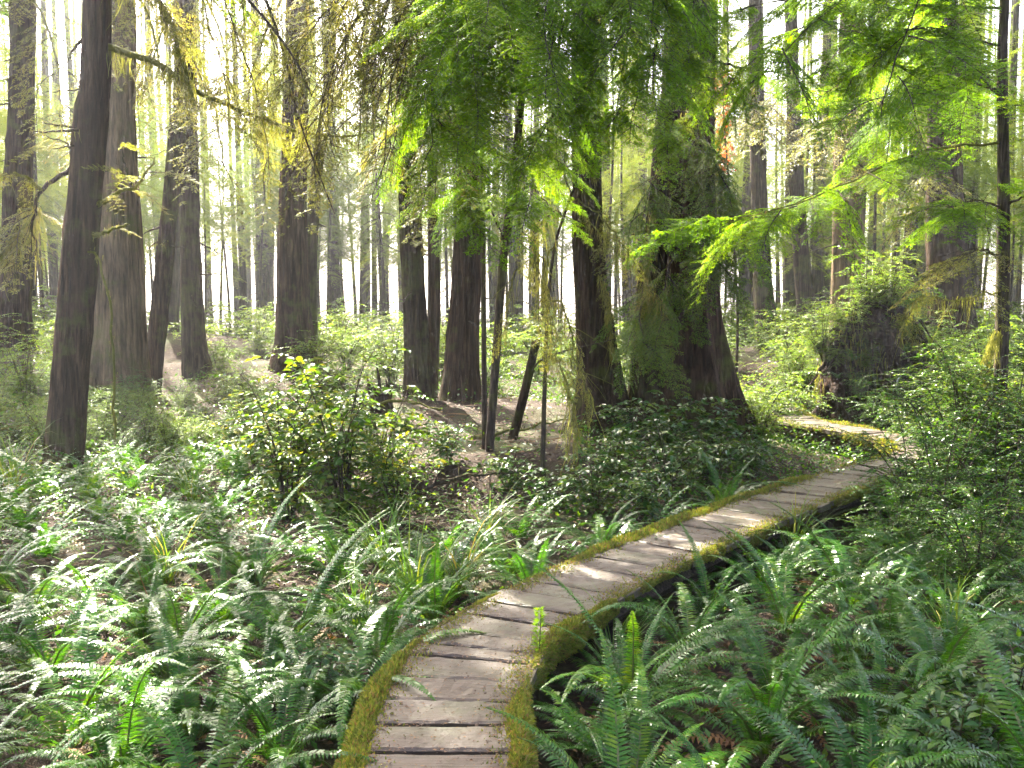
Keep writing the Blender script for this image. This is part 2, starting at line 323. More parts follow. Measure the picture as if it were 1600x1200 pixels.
# ------------------------------------------------------------------ trees as measured (pixel u, v, width px), base first
TREES = {
 'near':  dict(d=11.0, s=[(97, 742, 56), (112, 560, 52), (125, 400, 50), (140, 200, 46), (152, 0, 40)], H=19, bark='bark_red', flute=0.05, flare=0.12, seed=1,
               name='hemlock_tree', label='leaning near trunk with mossy snapped branches above the sunlit ferns'),
 'edge':  dict(d=21.0, s=[(22, 548, 62), (24, 470, 48), (28, 300, 42), (36, 0, 34)], H=27, bark='bark', flute=0.06, flare=0.25, seed=2,
               name='hemlock_tree', label='dark thick trunk cut by the left edge, green moss hanging on it'),
 'snag':  dict(d=16.5, s=[(188, 628, 98), (188, 560, 84), (186, 420, 72), (186, 300, 58), (188, 150, 42), (190, 0, 38)], H=24, bark='bark_snag', flute=0.14, flare=0.12, seed=3,
               name='cedar_tree', label='broad pale brown weathered trunk just behind the leaning near trunk'),
 'thin3': dict(d=17.6, s=[(236, 622, 26), (250, 480, 25), (262, 360, 24), (278, 200, 22), (290, 60, 18)], H=20, bark='bark', flute=0.03, flare=0.1, seed=4,
               name='hemlock_tree', label='slim leaning trunk between the pale weathered trunk and the curved-foot trunk'),
 'bk3':   dict(d=25.0, s=[(264, 518, 28), (270, 400, 25), (282, 150, 20)], H=26, bark='bark_far', flute=0.04, flare=0.15, seed=5,
               name='hemlock_tree', label='hazy grey trunk seen just behind the slim leaning trunk'),
 'curve': dict(d=20.0, s=[(314, 592, 52), (304, 545, 38), (298, 400, 30), (294, 200, 27), (293, 0, 24)], H=26, bark='bark_far', flute=0.06, flare=0.2, seed=6,
               name='hemlock_tree', label='hazy straight trunk with a curved foot sweeping out onto brown soil'),
 'mid5':  dict(d=19.5, s=[(458, 578, 72), (458, 520, 56), (456, 400, 46), (460, 200, 38), (464, 0, 34)], H=27, bark='bark_red', flute=0.12, flare=0.2, seed=7,
               name='cedar_tree', label='stout fluted trunk standing on the low mound behind the leafy shrub'),
 'mid5b': dict(d=20.3, s=[(484, 572, 24), (485, 400, 20), (497, 250, 16), (515, 100, 14)], H=20, bark='bark_far', flute=0.03, flare=0.1, seed=8,
               name='hemlock_tree', label='slim trunk pressed against the stout fluted trunk on the mound'),
 'pairl': dict(d=16.5, s=[(655, 627, 46), (649, 500, 36), (641, 350, 30), (634, 200, 27), (630, 0, 24)], H=25, bark='bark', flute=0.05, flare=0.18, seed=9,
               name='hemlock_tree', label='straight brown trunk beside the jagged broken stump'),
 'pairs': dict(d=17.2, s=[(673, 622, 20), (678, 480, 20), (676, 300, 16), (674, 100, 14)], H=18, bark='bark', flute=0.03, flare=0.1, seed=10,
               name='hemlock_tree', label='slim trunk squeezed between the two straight brown trunks at centre'),
 'pairr': dict(d=16.5, s=[(720, 628, 64), (722, 540, 50), (731, 400, 44), (737, 200, 40), (742, 0, 36)], H=26, bark='bark_red', flute=0.06, flare=0.2, seed=11,
               name='hemlock_tree', label='thick dark reddish trunk behind the two thin saplings'),
 'dark9': dict(d=13.0, s=[(946, 660, 92), (938, 600, 68), (929, 500, 53), (920, 400, 46), (916, 200, 40), (914, 0, 36)], H=24, bark='bark', flute=0.08, flare=0.2, seed=12,
               name='hemlock_tree', label='dark trunk with flared foot and moss rags left of the giant cedar'),
 'giant': dict(d=13.5, s=[(1078, 672, 168), (1074, 600, 134), (1066, 500, 112), (1062, 400, 104), (1070, 200, 84), (1080, 0, 70)], H=27, bark='bark_red', flute=0.28, flare=0.1, seed=13,
               name='cedar_tree', label='giant buttressed cedar trunk beside the bend of the boardwalk'),
 'r11':   dict(d=24.0, s=[(1203, 547, 40), (1193, 450, 28), (1186, 300, 24), (1180, 0, 20)], H=26, bark='bark', flute=0.05, flare=0.25, seed=14,
               name='hemlock_tree', label='dark slender trunk with spreading foot next right of the giant cedar'),
 'r12':   dict(d=25.0, s=[(1263, 532, 28), (1252, 400, 24), (1243, 250, 20), (1236, 0, 18)], H=24, bark='bark', flute=0.04, flare=0.1, seed=15,
               name='hemlock_tree', label='dark slender leaning trunk left of the upturned root mound'),
 'r13':   dict(d=21.0, s=[(1325, 560, 62), (1325, 400, 48), (1326, 250, 44), (1330, 100, 38), (1332, 0, 34)], H=26, bark='bark_snag', flute=0.04, flare=0.2, seed=16,
               name='hemlock_tree', label='thick grey-brown trunk rising behind the upturned root mound'),
 'r14':   dict(d=22.0, s=[(1492, 560, 74), (1482, 430, 62), (1476, 300, 52), (1475, 100, 44), (1475, 0, 40)], H=27, bark='bark_red', flute=0.08, flare=0.2, seed=17,
               name='cedar_tree', label='broad reddish trunk behind the slender near tree at right'),
 'right': dict(d=10.5, s=[(1561, 650, 22), (1566, 500, 20), (1568, 300, 18), (1566, 100, 15), (1570, 0, 13)], H=9.5, bark='twig', flute=0.0, flare=0.1, seed=18,
               name='hemlock_tree', label='slender near hemlock with long feathery side branches at right'),
 'sapA':  dict(d=10.5, s=[(765, 692, 14), (775, 560, 13), (785, 420, 13), (797, 320, 13), (812, 180, 11), (828, 40, 10)], H=8.5, bark='twig', flute=0.0, flare=0.1, seed=19,
               name='hemlock_sapling', label='thin slightly leaning sapling in front of the thick reddish trunk'),
 'sapB':  dict(d=10.7, s=[(757, 688, 9), (756, 500, 8), (755, 320, 8), (753, 150, 7)], H=8.5, bark='twig', flute=0.0, flare=0.1, seed=20,
               name='hemlock_sapling', label='very thin upright sapling touching the leaning sapling at its foot'),
}

# ------------------------------------------------------------------ terrain
PATH = np.array([(-0.27, -3.0), (-0.28, 0.0), (-0.29, 2.5), (-0.28, 3.6), (-0.265, 4.25), (-0.10, 4.95), (0.34, 5.78), (0.82, 6.52), (1.45, 7.4), (2.08, 8.2), (2.85, 9.15),
                 (3.65, 10.1), (4.35, 10.9), (4.80, 11.7), (4.86, 12.5), (4.62, 13.4), (4.30, 14.4), (4.25, 15.6), (4.6, 17.0)])
PTH = resample(np.c_[PATH, np.zeros(len(PATH))], 500)[:, :2]
PW = 0.66; PZ = 0.35
def path_dist(x, y):
    x = np.asarray(x, float); y = np.asarray(y, float)
    q = PTH[::4]
    return np.sqrt(((x[..., None] - q[:, 0]) ** 2 + (y[..., None] - q[:, 1]) ** 2).min(-1))
CP = []
for k, t in TREES.items():
    b = PX(t['s'][0][0], t['s'][0][1], t['d']); t['base'] = b; CP.append(b)
for q in PTH[::18]: CP.append((q[0], q[1], 0.0))
CP += [(-1.5, 3, 0), (-3, 4, 0), (-2.2, 6, 0), (-4, 7, .05), (-5.5, 10, .12), (-2, 9, .08), (-8, 8, .1), (-8, 14, .4), (-11, 18, .8), (1.5, 3, -.1), (2.6, 4.5, -.08), (3.4, 6, -.05),
       (5, 8, .05), (6.5, 10, .2), (7.5, 13, .5), (9, 9, .2), (0.5, 9.5, .08), (-.5, 12.5, .32), (1.8, 11.5, .32), (3.1, 11.6, .12), (7.3, 17, .55), (9, 20, .8), (0, 20, .55), (-5, 22, .75),
       (-16, 26, 1.0), (-6, 28, .8), (4, 27, .75), (13, 26, .9), (-22, 40, .7), (-8, 40, .7), (8, 40, .7), (24, 40, .7), (0, 60, .4), (-30, 60, .4), (30, 60, .4), (0, 100, -.6), (60, 90, -.6), (-60, 90, -.6),
       (30, 10, .6), (-30, 10, .6), (0, -20, 0), (20, -15, .2), (-20, -15, .2), (60, 20, .5), (-60, 20, .5)]
CP = np.array([tuple(c) for c in CP], float)
def H(x, y):
    x = np.asarray(x, float); y = np.asarray(y, float); sh = x.shape; x = x.ravel(); y = y.ravel()
    out = np.empty(len(x))
    for i in range(0, len(x), 20000):
        dx = x[i:i + 20000, None] - CP[:, 0]; dy = y[i:i + 20000, None] - CP[:, 1]
        w = 1.0 / (dx * dx + dy * dy + 0.35) ** 1.7
        out[i:i + 20000] = (w * CP[:, 2]).sum(1) / w.sum(1)
    pd = path_dist(x, y); far = np.clip((np.hypot(x, y) - 90) / 150, 0, 1)
    k = np.clip((pd - 0.45) / 0.8, 0, 1)
    out = out + k * (0.07 * wob(x, y, 1.6, 1) + 0.03 * wob(x, y, 5.0, 2)) - far * 1.0
    out = np.where(pd < 0.5, np.minimum(out, 0.06), out)
    return out.reshape(sh)

rr = np.concatenate([np.arange(0.3, 18, 0.16), np.geomspace(18, 45, 60), np.geomspace(46, 240, 28)])
na = 300
th = np.linspace(0, 2 * math.pi, na, endpoint=False)
# finer angular steps ahead of the camera
th = th + 0.55 * np.sin(2 * (th - math.pi / 2)) * -0.5
X = rr[:, None] * np.cos(th); Y = rr[:, None] * np.sin(th) + 1.0
Z = H(X, Y)
mb = MB(); V = np.stack([X, Y, Z], -1).reshape(-1, 3)
i = np.arange(len(rr) - 1)[:, None] * na; j = np.arange(na)[None]; k = (j + 1) % na
F = np.stack([i + j, i + na + j, i + na + k, i + k], -1).reshape(-1, 4)
V = np.vstack([V, [0, 1, float(H(np.array([0.]), np.array([1.]))[0])]])
mb.add(V, F); mb.f.append((np.stack([np.full(na, len(V) - 1), np.arange(na), (np.arange(na) + 1) % na], -1), 0))
link('ground', mb.mesh('ground', [M['ground']], True), kind='structure')

# ------------------------------------------------------------------ boardwalk
def path_at(s):
    """position and tangent at metres s along the walk"""
    dl = np.concatenate([[0], np.cumsum(np.linalg.norm(np.diff(PTH, axis=0), axis=1))])
    s = np.asarray(s, float)
    x = np.interp(s, dl, PTH[:, 0]); y = np.interp(s, dl, PTH[:, 1])
    e = 0.25
    tx = np.interp(s + e, dl, PTH[:, 0]) - np.interp(s - e, dl, PTH[:, 0]); ty = np.interp(s + e, dl, PTH[:, 1]) - np.interp(s - e, dl, PTH[:, 1])
    l = np.hypot(tx, ty); return x, y, tx / l, ty / l
PLEN = float(np.linalg.norm(np.diff(PTH, axis=0), axis=1).sum())
walk = empty('boardwalk', (0, 0, 0)); walk['kind'] = 'structure'
def plank(s0, s1, seed):
    r = np.random.default_rng(seed); gap = 0.008 + 0.006 * r.random()
    sm = (s0 + s1) / 2; x, y, tx, ty = [float(a) for a in path_at(sm)]
    wl = PW / 2 + r.normal(0, .012); wr = PW / 2 + r.normal(0, .012)
    nu, nv = 15, 6
    us = np.linspace(-1, 1, nu); vs = np.array([0, .06, .3, .7, .94, 1.0])
    c0 = [float(a) for a in path_at(s0 + gap)]; c1 = [float(a) for a in path_at(s1 - gap)]
    def row(c): return np.array([[c[0] + c[3] * (u * (wr if u > 0 else wl)), c[1] - c[2] * (u * (wr if u > 0 else wl))] for u in us])
    A, B = row(c0), row(c1)
    A = A + np.c_[np.full(nu, tx), np.full(nu, ty)] * (r.normal(0, .0028, nu))[:, None]
    B = B + np.c_[np.full(nu, tx), np.full(nu, ty)] * (r.normal(0, .0028, nu))[:, None]
    G = A[:, None] * (1 - vs)[None, :, None] + B[:, None] * vs[None, :, None]
    dz = r.normal(0, .004); tilt = r.normal(0, .004); cup = r.normal(0.002, .003)
    Zt = PZ + dz + tilt * us[:, None] + cup * ((2 * vs - 1) ** 2)[None] + r.normal(0, .0012, (nu, nv))
    edge = np.zeros((nu, nv)); edge[:, [0, -1]] = -.008; edge[[0, -1], :] -= .006
    Zt = Zt + edge
    ca, sa = ty, -tx                     # local x runs across the walk
    L = G - np.array([x, y]); loc = np.stack([L[..., 0] * ca + L[..., 1] * sa, -L[..., 0] * sa + L[..., 1] * ca], -1)
    top = np.concatenate([loc, (Zt - PZ)[..., None]], -1).reshape(-1, 3); bot = top.copy(); bot[:, 2] = -0.05
    F = []; n = nu * nv
    for a in range(nu - 1):
        for b in range(nv - 1):
            q = a * nv + b; F.append((q, q + nv, q + nv + 1, q + 1))
    ring = [a * nv for a in range(nu)] + [(nu - 1) * nv + b for b in range(1, nv)] + [a * nv + nv - 1 for a in range(nu - 2, -1, -1)] + [b for b in range(nv - 2, 0, -1)]
    for a, b in zip(ring, ring[1:] + ring[:1]): F.append((a, a + n, b + n, b))
    for a in range(nu - 1):
        q = a * nv; F.append((q + n, q + n + nv - 1, q + n + 2 * nv - 1, q + n + nv))
    mb = MB(); mb.add(np.vstack([top, bot]), F)
    R = np.array([[ca, -sa, 0], [sa, ca, 0], [0, 0, 1]])
    pk = link('plank', mb.mesh('plank', [M['plank']]), walk, mat=matx(R, (x, y, PZ)))
    if 6.2 < s0 < 11.5:
        for sx in (-.22, .22):
            for fy in (-.27, .27): link('nail', NAIL, pk, (sx + r.normal(0, .008), fy * (s1 - s0) + r.normal(0, .006), dz + tilt * sx * 3 + .0015))
mb = MB(); th_ = np.arange(8) * math.pi / 4; mb.add(np.vstack([np.c_[.0045 * np.cos(th_), .0045 * np.sin(th_), np.full(8, .0)], np.c_[.004 * np.cos(th_), .004 * np.sin(th_), np.full(8, .0025)]]), [tuple(range(8, 16))] ); mb.f.append((np.array([(i_, (i_ + 1) % 8, 8 + (i_ + 1) % 8, 8 + i_) for i_ in range(8)]), 0))
NAIL = mb.mesh('nail', [simple('rusty_nail', (.02, .015, .012), (.05, .03, .02), 400, .7)])
s = 4.6; k = 0; JOINTS = []
while s < PLEN - 0.3:
    w = float(rng.choice([.145, .2, .23, .24, .25, .26]) * rng.uniform(.95, 1.06))
    plank(s, s + w, 500 + k); JOINTS.append(s); s += w; k += 1
# bearers and posts under the planks
for off in (-0.22, 0.22):
    ss = np.arange(4.7, PLEN - 0.5, 0.5); x, y, tx, ty = path_at(ss)
    P = np.c_[x + ty * off, y - tx * off, np.full(len(ss), PZ - 0.13)]
    mb = MB(); tube(mb, P, 0.075, 4); link('bearer', mb.mesh('bearer', [M['twig']]), walk)
for sp in np.arange(5.5, PLEN - 1, 1.8):
    for off in (-0.22, 0.22):
        x, y, tx, ty = [float(a) for a in path_at(sp)]; p = np.array([x + ty * off, y - tx * off])
        g = float(H(p[:1], p[1:])[0]); mb = MB(); tube(mb, np.array([[p[0], p[1], g - .3], [p[0], p[1], g], [p[0], p[1], PZ - .19]]), [.07, .065, .06], 7)
        link('post', mb.mesh('post', [M['twig']]), walk)
# moss creeping over both edges
mb = MB(); bl = MB()
for side in (-1, 1):
    ss = np.arange(4.6, PLEN - 0.3, 0.03); x, y, tx, ty = path_at(ss); n = len(ss)
    inn = 0.045 + 0.05 * np.clip(wob(ss * 1.3, ss * 0 + side, 2.2, 31 + side) + .25, -0.6, 1.5) + 0.012 * rng.random(n)
    patch = np.clip((.62 if side < 0 else .42) + .3 * np.exp(-np.abs(ss - 6.9)) + 1.2 * wob(ss * 2.1, ss * 0, 1.0, 51 + side) + .35 * wob(ss * 7, ss * 0, 1.0, 61 + side), 0.0, 1.0); inn = np.clip(inn, 0.012, 0.15) * (.12 + .8 * patch)
    lump = 0.012 * rng.random((n, 7)) + 0.008 * wob(ss * 9, ss * 0, 1.0, 7 + side)[:, None] + 0.010 * wob(ss * 23, ss * 0, 1.0, 17 + side)[:, None]
    oo = np.stack([-inn, -inn * .55, -inn * 0.1, np.full(n, .006), np.full(n, .014), np.full(n, .010), np.full(n, -.01)], 1)
    hh = np.stack([np.full(n, -.006), np.full(n, .006), np.full(n, .010), np.full(n, .0), np.full(n, -.02), np.full(n, -.04), np.full(n, -.055)], 1)
    amp = np.array([0, 1, 1, 1, 1, 1.2, 1.2]); oo = oo + lump * np.array([.4, 0, 0, .8, 1.2, 1.6, 1.8]); hh = hh + lump * amp * np.array([0, 1, 1, .8, .2, 0, 0])
    sg = 0.06 * np.clip(wob(ss * 3, ss, 1, 9 + side) + .35, 0, 1.4); hh[:, 6] -= sg; hh[:, 5] -= sg * .5; oo = oo - (.020 * (1 - patch))[:, None]; hh = hh - (.014 * (1 - patch))[:, None] * np.array([1, 1.4, 1.4, 1, 0, 0, 0])
    D = side * (PW / 2 + oo)
    V = np.stack([x[:, None] + ty[:, None] * D, y[:, None] - tx[:, None] * D, PZ + hh], -1)
    i = np.arange(n - 1)[:, None] * 7; j = np.arange(6)[None]
    F = np.stack([i + j, i + j + 1, i + 7 + j + 1, i + 7 + j], -1).reshape(-1, 4)
    mb.add(V, F)
    # blades
    for (s0, s1, cnt, ln) in ((5.6, 9.2, 26000, .017), (9.2, 13.5, 15000, .022), (13.5, PLEN - .4, 9000, .03)):
        q = rng.uniform(s0, s1, cnt); fi = (q - ss[0]) / .03; ii = np.clip(fi.astype(int), 0, n - 2); jj = rng.integers(0, 6, cnt); a = (fi - ii)[:, None]; b = rng.random(cnt)[:, None]
        p = (V[ii, jj] * (1 - b) + V[ii, jj + 1] * b) * (1 - a) + (V[ii + 1, jj] * (1 - b) + V[ii + 1, jj + 1] * b) * a
        outd = np.stack([side * ty[ii], -side * tx[ii], 0 * ii], -1); w = np.array([0.0, .15, .3, .7, 1, 1])[jj][:, None]
        d = outd * w + np.array([0, 0, 1.0]) * (1 - w * 1.35) + rng.normal(0, .45, (cnt, 3))
        L = ln * rng.uniform(.6, 1.7, cnt) * (.35 + .75 * patch[ii])
        diamonds(bl, p, d, rng.normal(0, 1, (cnt, 3)), L, L * .30)
        # stray tufts further in on the boards
        m = cnt // 7; q = rng.uniform(s0, s1, m); px, py, ptx, pty = path_at(q); o = side * (PW / 2 - np.abs(rng.normal(.05, .05, m)))
        p = np.stack([px + pty * o, py - ptx * o, np.full(m, PZ + .001)], -1)
        diamonds(bl, p, rng.normal(0, .6, (m, 3)) + np.array([0, 0, .8]), rng.normal(0, 1, (m, 3)), ln * rng.uniform(.5, 1.1, m), ln * .4)
mo = link('moss_edging', mb.mesh('moss_edging', [M['moss']], True), walk)
link('moss', bl.mesh('moss', [M['mossblade']]), walk, kind='stuff')
# fallen needles on the boards, thick in the joints and along the edges
lt = MB(); J = np.array(JOINTS)
for cnt, s0, s1, ln in ((9000, 5.6, 9.5, .012), (5000, 9.5, 16, .018)):
    q = rng.uniform(s0, s1, cnt); o = rng.uniform(-1, 1, cnt) * PW / 2
    m = rng.random(cnt) < .40; jj = J[rng.integers(0, len(J), cnt)]; okj = (jj > s0) & (jj < s1) & m
    q = np.where(okj, jj + rng.normal(0, .012, cnt), q)
    m = (rng.random(cnt) < .6) & ~okj; o = np.where(m, np.sign(o) * (PW / 2 - np.abs(rng.normal(.02, .085, cnt))), o)
    x, y, tx, ty = path_at(q); p = np.stack([x + ty * o, y - tx * o, PZ + .004 + .006 * rng.random(cnt)], -1)
    d = rng.normal(0, 1, (cnt, 3)); d[:, 2] *= .12
    L = ln * rng.uniform(.5, 1.6, cnt); diamonds(lt, p, d, np.array([[0, 0, 1.]]) + rng.normal(0, .2, (cnt, 3)), L, L * rng.uniform(.2, .6, cnt))
link('needle_litter', lt.mesh('needle_litter', [M['litter']]), walk, kind='stuff')

# ------------------------------------------------------------------ plant meshes
def frond_mesh(name, L, Wd, n, e0, e1, seed, twist=0.0, rib=True):
    r = np.random.default_rng(seed); mb = MB(); ns = 22
    s = np.linspace(0, 1, ns); ang = np.radians(e0 + (e1 - e0) * s ** 1.15)
    dx = np.cos(ang); dz = np.sin(ang); P = np.zeros((ns, 3))
    P[1:, 0] = np.cumsum((dx[1:] + dx[:-1]) / 2) / (ns - 1) * L; P[1:, 2] = np.cumsum((dz[1:] + dz[:-1]) / 2) / (ns - 1) * L
    P[:, 1] = twist * L * s ** 2
    t = np.linspace(.10, .985, n); w = Wd * np.clip(np.sin(math.pi * np.clip(.10 + .88 * t ** .8, 0, 1)) ** .75, .05, 1) * (1.08 - .35 * t)
    for side in (-1, 1):
        tt = t + .25 / n * side; p = np.stack([np.interp(tt, s, P[:, c]) for c in range(3)], -1)
        a = np.interp(tt, s, ang); T = np.stack([np.cos(a), 0 * a, np.sin(a)], -1); N = np.stack([-np.sin(a), 0 * a, np.cos(a)], -1)
        S = np.array([0, side, 0.0])
        d = S * 1.0 + T * (0.22 + .5 * t[:, None] ** 2) + N * (-.10 + r.normal(0, .07, (n, 1)))
        d = nrmz(d + r.normal(0, .05, (n, 3))); ww = w * r.uniform(.9, 1.06, n); pw = (L * .88 / n) * r.uniform(.70, .92, n)
        nr = nrmz(N + T * side * 0 + r.normal(0, .10, (n, 3))); sd = nrmz(np.cross(nr, d)); nr = np.cross(d, sd)
        mid = p + d * (ww * .5)[:, None] + nr * (ww * .05)[:, None]
        tip = p + d * ww[:, None] - nr * (ww * .16)[:, None]
        h = (pw / 2)[:, None]
        V = np.stack([p - sd * h * .7, mid - sd * h * .9, tip, mid + sd * h * .9, p + sd * h * .8], 1)
        b = np.arange(n)[:, None] * 5; o = mb.n
        mb.add(V, b + np.array([[0, 1, 3, 4]])); mb.f.append((b + np.array([[1, 2, 3]]) + o, 0))
    if rib:
        tube(mb, P[::3] - np.array([0, 0, .002]), np.linspace(.0045, .0012, len(P[::3])) * (L / .6), 3, 1)
    return mb
FRONDS = []
for q in range(12):
    e0, e1 = [(78, -14), (72, -28), (68, -40), (60, -32), (80, 6), (52, -42), (66, -20), (74, -50), (44, -34), (60, -58), (82, 24), (56, -22)][q]
    mbq = frond_mesh('frond', .90, .066, 52, e0, e1, 40 + q, twist=[0, .1, -.12, .18, 0, -.2][q % 6])
    FRONDS.append(mbq.mesh('frond', [M['fern'], M['fern_rib']]))
DRY = [frond_mesh('frond', .6, .05, 26, 40, -75, 80 + q, twist=.2).mesh('frond', [M['fern_dry'], M['fern_dry']]) for q in range(2)]
def fern_far(seed):
    r = np.random.default_rng(seed); out = MB()
    for k in range(13):
        mbq = frond_mesh('f', r.uniform(.5, .75), .06, 17, r.uniform(35, 80), r.uniform(-50, 10), seed * 31 + k, r.uniform(-.2, .2), rib=False)
        a = k * 2.4 + r.uniform(-.3, .3); R = np.array([[math.cos(a), -math.sin(a), 0], [math.sin(a), math.cos(a), 0], [0, 0, 1]]); o = out.n
        V = mbq.verts() @ R.T
        out.v.append(V); out.n += len(V)
        for Fq, mm in mbq.f: out.f.append((Fq + o, 0))
    return out.mesh('fern', [M['fern']])
FARFERN = [fern_far(200 + q) for q in range(6)]

def bough_mb(L, nt, tl, lp, nl, nw, seed, droop=.25, flat=1.0, gaps=0.0, wood=True, mat=0):
    """flat conifer spray along +X: twigs, twiglets and needle leaves"""
    r = np.random.default_rng(seed); mb = MB()
    s = np.linspace(0, 1, 12); P = np.stack([s * L, .06 * L * np.sin(s * 4 + r.uniform(0, 6)), -droop * L * s ** 2], -1)
    if wood: tube(mb, P, np.linspace(.009, .002, 12) * (L / 1.2), 4, 1)
    p_all, d_all, l_all, n_all = [], [], [], []
    for k in range(nt):
        t = .06 + .93 * (k + r.uniform(-.3, .3)) / nt; t = min(max(t, .03), .99); side = 1 if k % 2 else -1
        b = np.array([np.interp(t, s, P[:, c]) for c in range(3)])
        l = tl * L * (1 - t) ** .75 * (0.55 + .45 * min(1, t / .25)) * r.uniform(.7, 1.15) + .06 * L
        an = math.radians(r.uniform(42, 66)) * side
        dr = np.array([math.cos(an), math.sin(an), r.normal(-.10, .12) * flat]); dr /= np.linalg.norm(dr)
        m = max(4, int(l / lp)); u = (np.arange(m) + .5) / m
        dp = -.22 * l * u ** 2
        q = b + dr * (u * l)[:, None]; q[:, 2] += dp
        if wood:
            w = np.array([0, .5, 1.0]); tw = b + dr * (w * l)[:, None]; tw[:, 2] += -.22 * l * w ** 2; tube(mb, tw, [.004, .003, .0012], 3, 1)
        for sd in (-1, 1):
            ll = np.clip(.34 * l * (1 - u) ** .7, nl * 1.2, .16) * r.uniform(.6, 1.2, m)
            a2 = math.radians(52) * sd; c2, s2 = math.cos(a2), math.sin(a2)
            d2 = np.array([dr[0] * c2 - dr[1] * s2, dr[0] * s2 + dr[1] * c2, dr[2] - .12])
            for e in range(m):
                if r.random() < gaps: continue
                kk = max(2, int(ll[e] / (nl * .42))); v = (np.arange(kk) + .4) / kk
                pp = q[e] + d2 * (v * ll[e])[:, None]; pp[:, 2] -= .3 * ll[e] * v ** 2
                for s3 in (-1, 1):
                    a3 = math.radians(58) * s3; c3, n3 = math.cos(a3), math.sin(a3)
                    d3 = np.array([d2[0] * c3 - d2[1] * n3, d2[0] * n3 + d2[1] * c3, d2[2]])
                    p_all.append(pp); d_all.append(np.broadcast_to(d3, (kk, 3)) + r.normal(0, .18, (kk, 3))); l_all.append(nl * r.uniform(.6, 1.15, kk))
    p = np.concatenate(p_all); d = np.concatenate(d_all); l = np.concatenate(l_all)
    diamonds(mb, p, d, np.array([[0, 0, 1.]]) + r.normal(0, .3, (len(p), 3)), l, l * nw, .05, .1, .5, mat)
    return mb
BOUGH = {}
BOUGH['hem'] = [bough_mb(1.2, 26, .42, .055, .036, .42, 300 + q, [.2, .35, .5, .28][q]).mesh('bough', [M['hemlock'], M['twig']]) for q in range(4)]
BOUGH['ced'] = [bough_mb(1.2, 24, .38, .055, .042, .42, 320 + q, [.35, .6, .8, .5][q]).mesh('bough', [M['cedar'], M['twig']]) for q in range(4)]
BOUGH['yel'] = [bough_mb(1.0, 18, .40, .07, .036, .40, 340 + q, [.3, .5, .7][q], gaps=.18).mesh('bough', [M['yellowgreen'], M['twig']]) for q in range(3)]
BOUGH['bare'] = [bough_mb(1.1, 16, .45, .08, .030, .25, 360 + q, [.4, .7, .5][q], gaps=.72).mesh('bough', [M['yellowgreen'], M['twig']]) for q in range(3)]

# low detail bough as a template for crowns
LOWB = [bough_mb(2.2, 11, .40, .28, .20, .36, 400 + q, .35, gaps=.1, wood=False) for q in range(4)]
LOWV = [b.verts() for b in LOWB]
MIDB = [bough_mb(1.9, 15, .42, .13, .085, .30, 420 + q, .4, gaps=.1, wood=False) for q in range(4)]
MIDV = [b.verts() for b in MIDB]

# places that the sun reaches through gaps in the canopy (x, y, radius on the ground)
def gpt(u, v, z=0.4):
    a = PX(u, v, 1.0) - np.array([0, 0, CAMZ]); t = (z - CAMZ) / a[2]; return a[0] * t, a[1] * t
GAPS = []
for (u, v, z, r) in ((250, 830, .5, 1.4), (130, 770, .5, 1.3), (400, 780, .7, 1.1), (60, 1140, .5, .7), (260, 1080, .5, .75), (420, 1130, .4, .35), (700, 720, .4, .6), (880, 740, .4, .35),
                     (962, 880, .35, .22), (520, 680, .9, .7), (1370, 820, .5, .3), (60, 830, .5, .8), (330, 700, .4, .9)):
    x, y = gpt(u, v, z); GAPS.append((x - SUNV[0] / SUNV[2] * z, y - SUNV[1] / SUNV[2] * z, r))
for (u, v, d, r) in ((950, 80, 8.2, 1.2), (800, 180, 9, 1.0), (1060, 150, 9.4, 1.0), (1050, 320, 12, .9), (1380, 130, 9.9, 1.2), (1250, 60, 9.2, 1.0), (850, 20, 7.8, .9), (1250, 310, 9.7, .5), (900, 560, 9, .28), (880, 450, 9.2, .25), (420, 120, 9.3, .8), (520, 230, 9.4, .6),
                  (20, 290, 10.8, .5), (220, 250, 10.7, .5), (270, 80, 10.5, .5), (1440, 500, 10.2, .35), (1330, 240, 18, 1.2), (1220, 180, 18, 1.0), (680, 260, 9.2, .9), (1500, 330, 10, .4)):
    p = PX(u, v, d); GAPS.append((p[0] - SUNV[0] / SUNV[2] * p[2], p[1] - SUNV[1] / SUNV[2] * p[2], r))
GAPS = [g for g in GAPS if g[2] < .3 or path_dist(np.array([g[0]]), np.array([g[1]]))[0] > g[2] + .25]
GAPS = np.array(GAPS)
BACK = []
for (u, v, d, r) in ((340, 600, 19, 1.2), (560, 560, 19.5, 1.2), (420, 540, 25, 1.6), (1220, 610, 16, 1.1), (1350, 470, 16.5, 1.1), (1330, 230, 19, 1.3), (1200, 180, 22, 1.4), (1480, 300, 20.5, 1.0), (760, 540, 22, 1.4), (120, 560, 17, 1.0), (400, 150, 18, 1.3), (540, 120, 18, 1.2), (1500, 560, 14.5, 1.0), (240, 130, 18.5, 1.2), (660, 470, 26, 1.5), (950, 540, 22, 1.2)):
    p = PX(u, v, d); BACK.append((p[0] - SUNV[0] / SUNV[2] * p[2], p[1] - SUNV[1] / SUNV[2] * p[2], r))
GAPS = np.vstack([GAPS, np.array([b for b in BACK if path_dist(np.array([b[0]]), np.array([b[1]]))[0] > b[2] + .3])])
BACK = np.array(BACK)
def blocks(x, y, z0, z1, R_):
    z = np.linspace(z0, z1, 6); gx = x - SUNV[0] / SUNV[2] * z; gy = y - SUNV[1] / SUNV[2] * z
    return ((np.hypot(gx[:, None] - BACK[:, 0], gy[:, None] - BACK[:, 1]) - BACK[:, 2]) < R_ * .75).any()
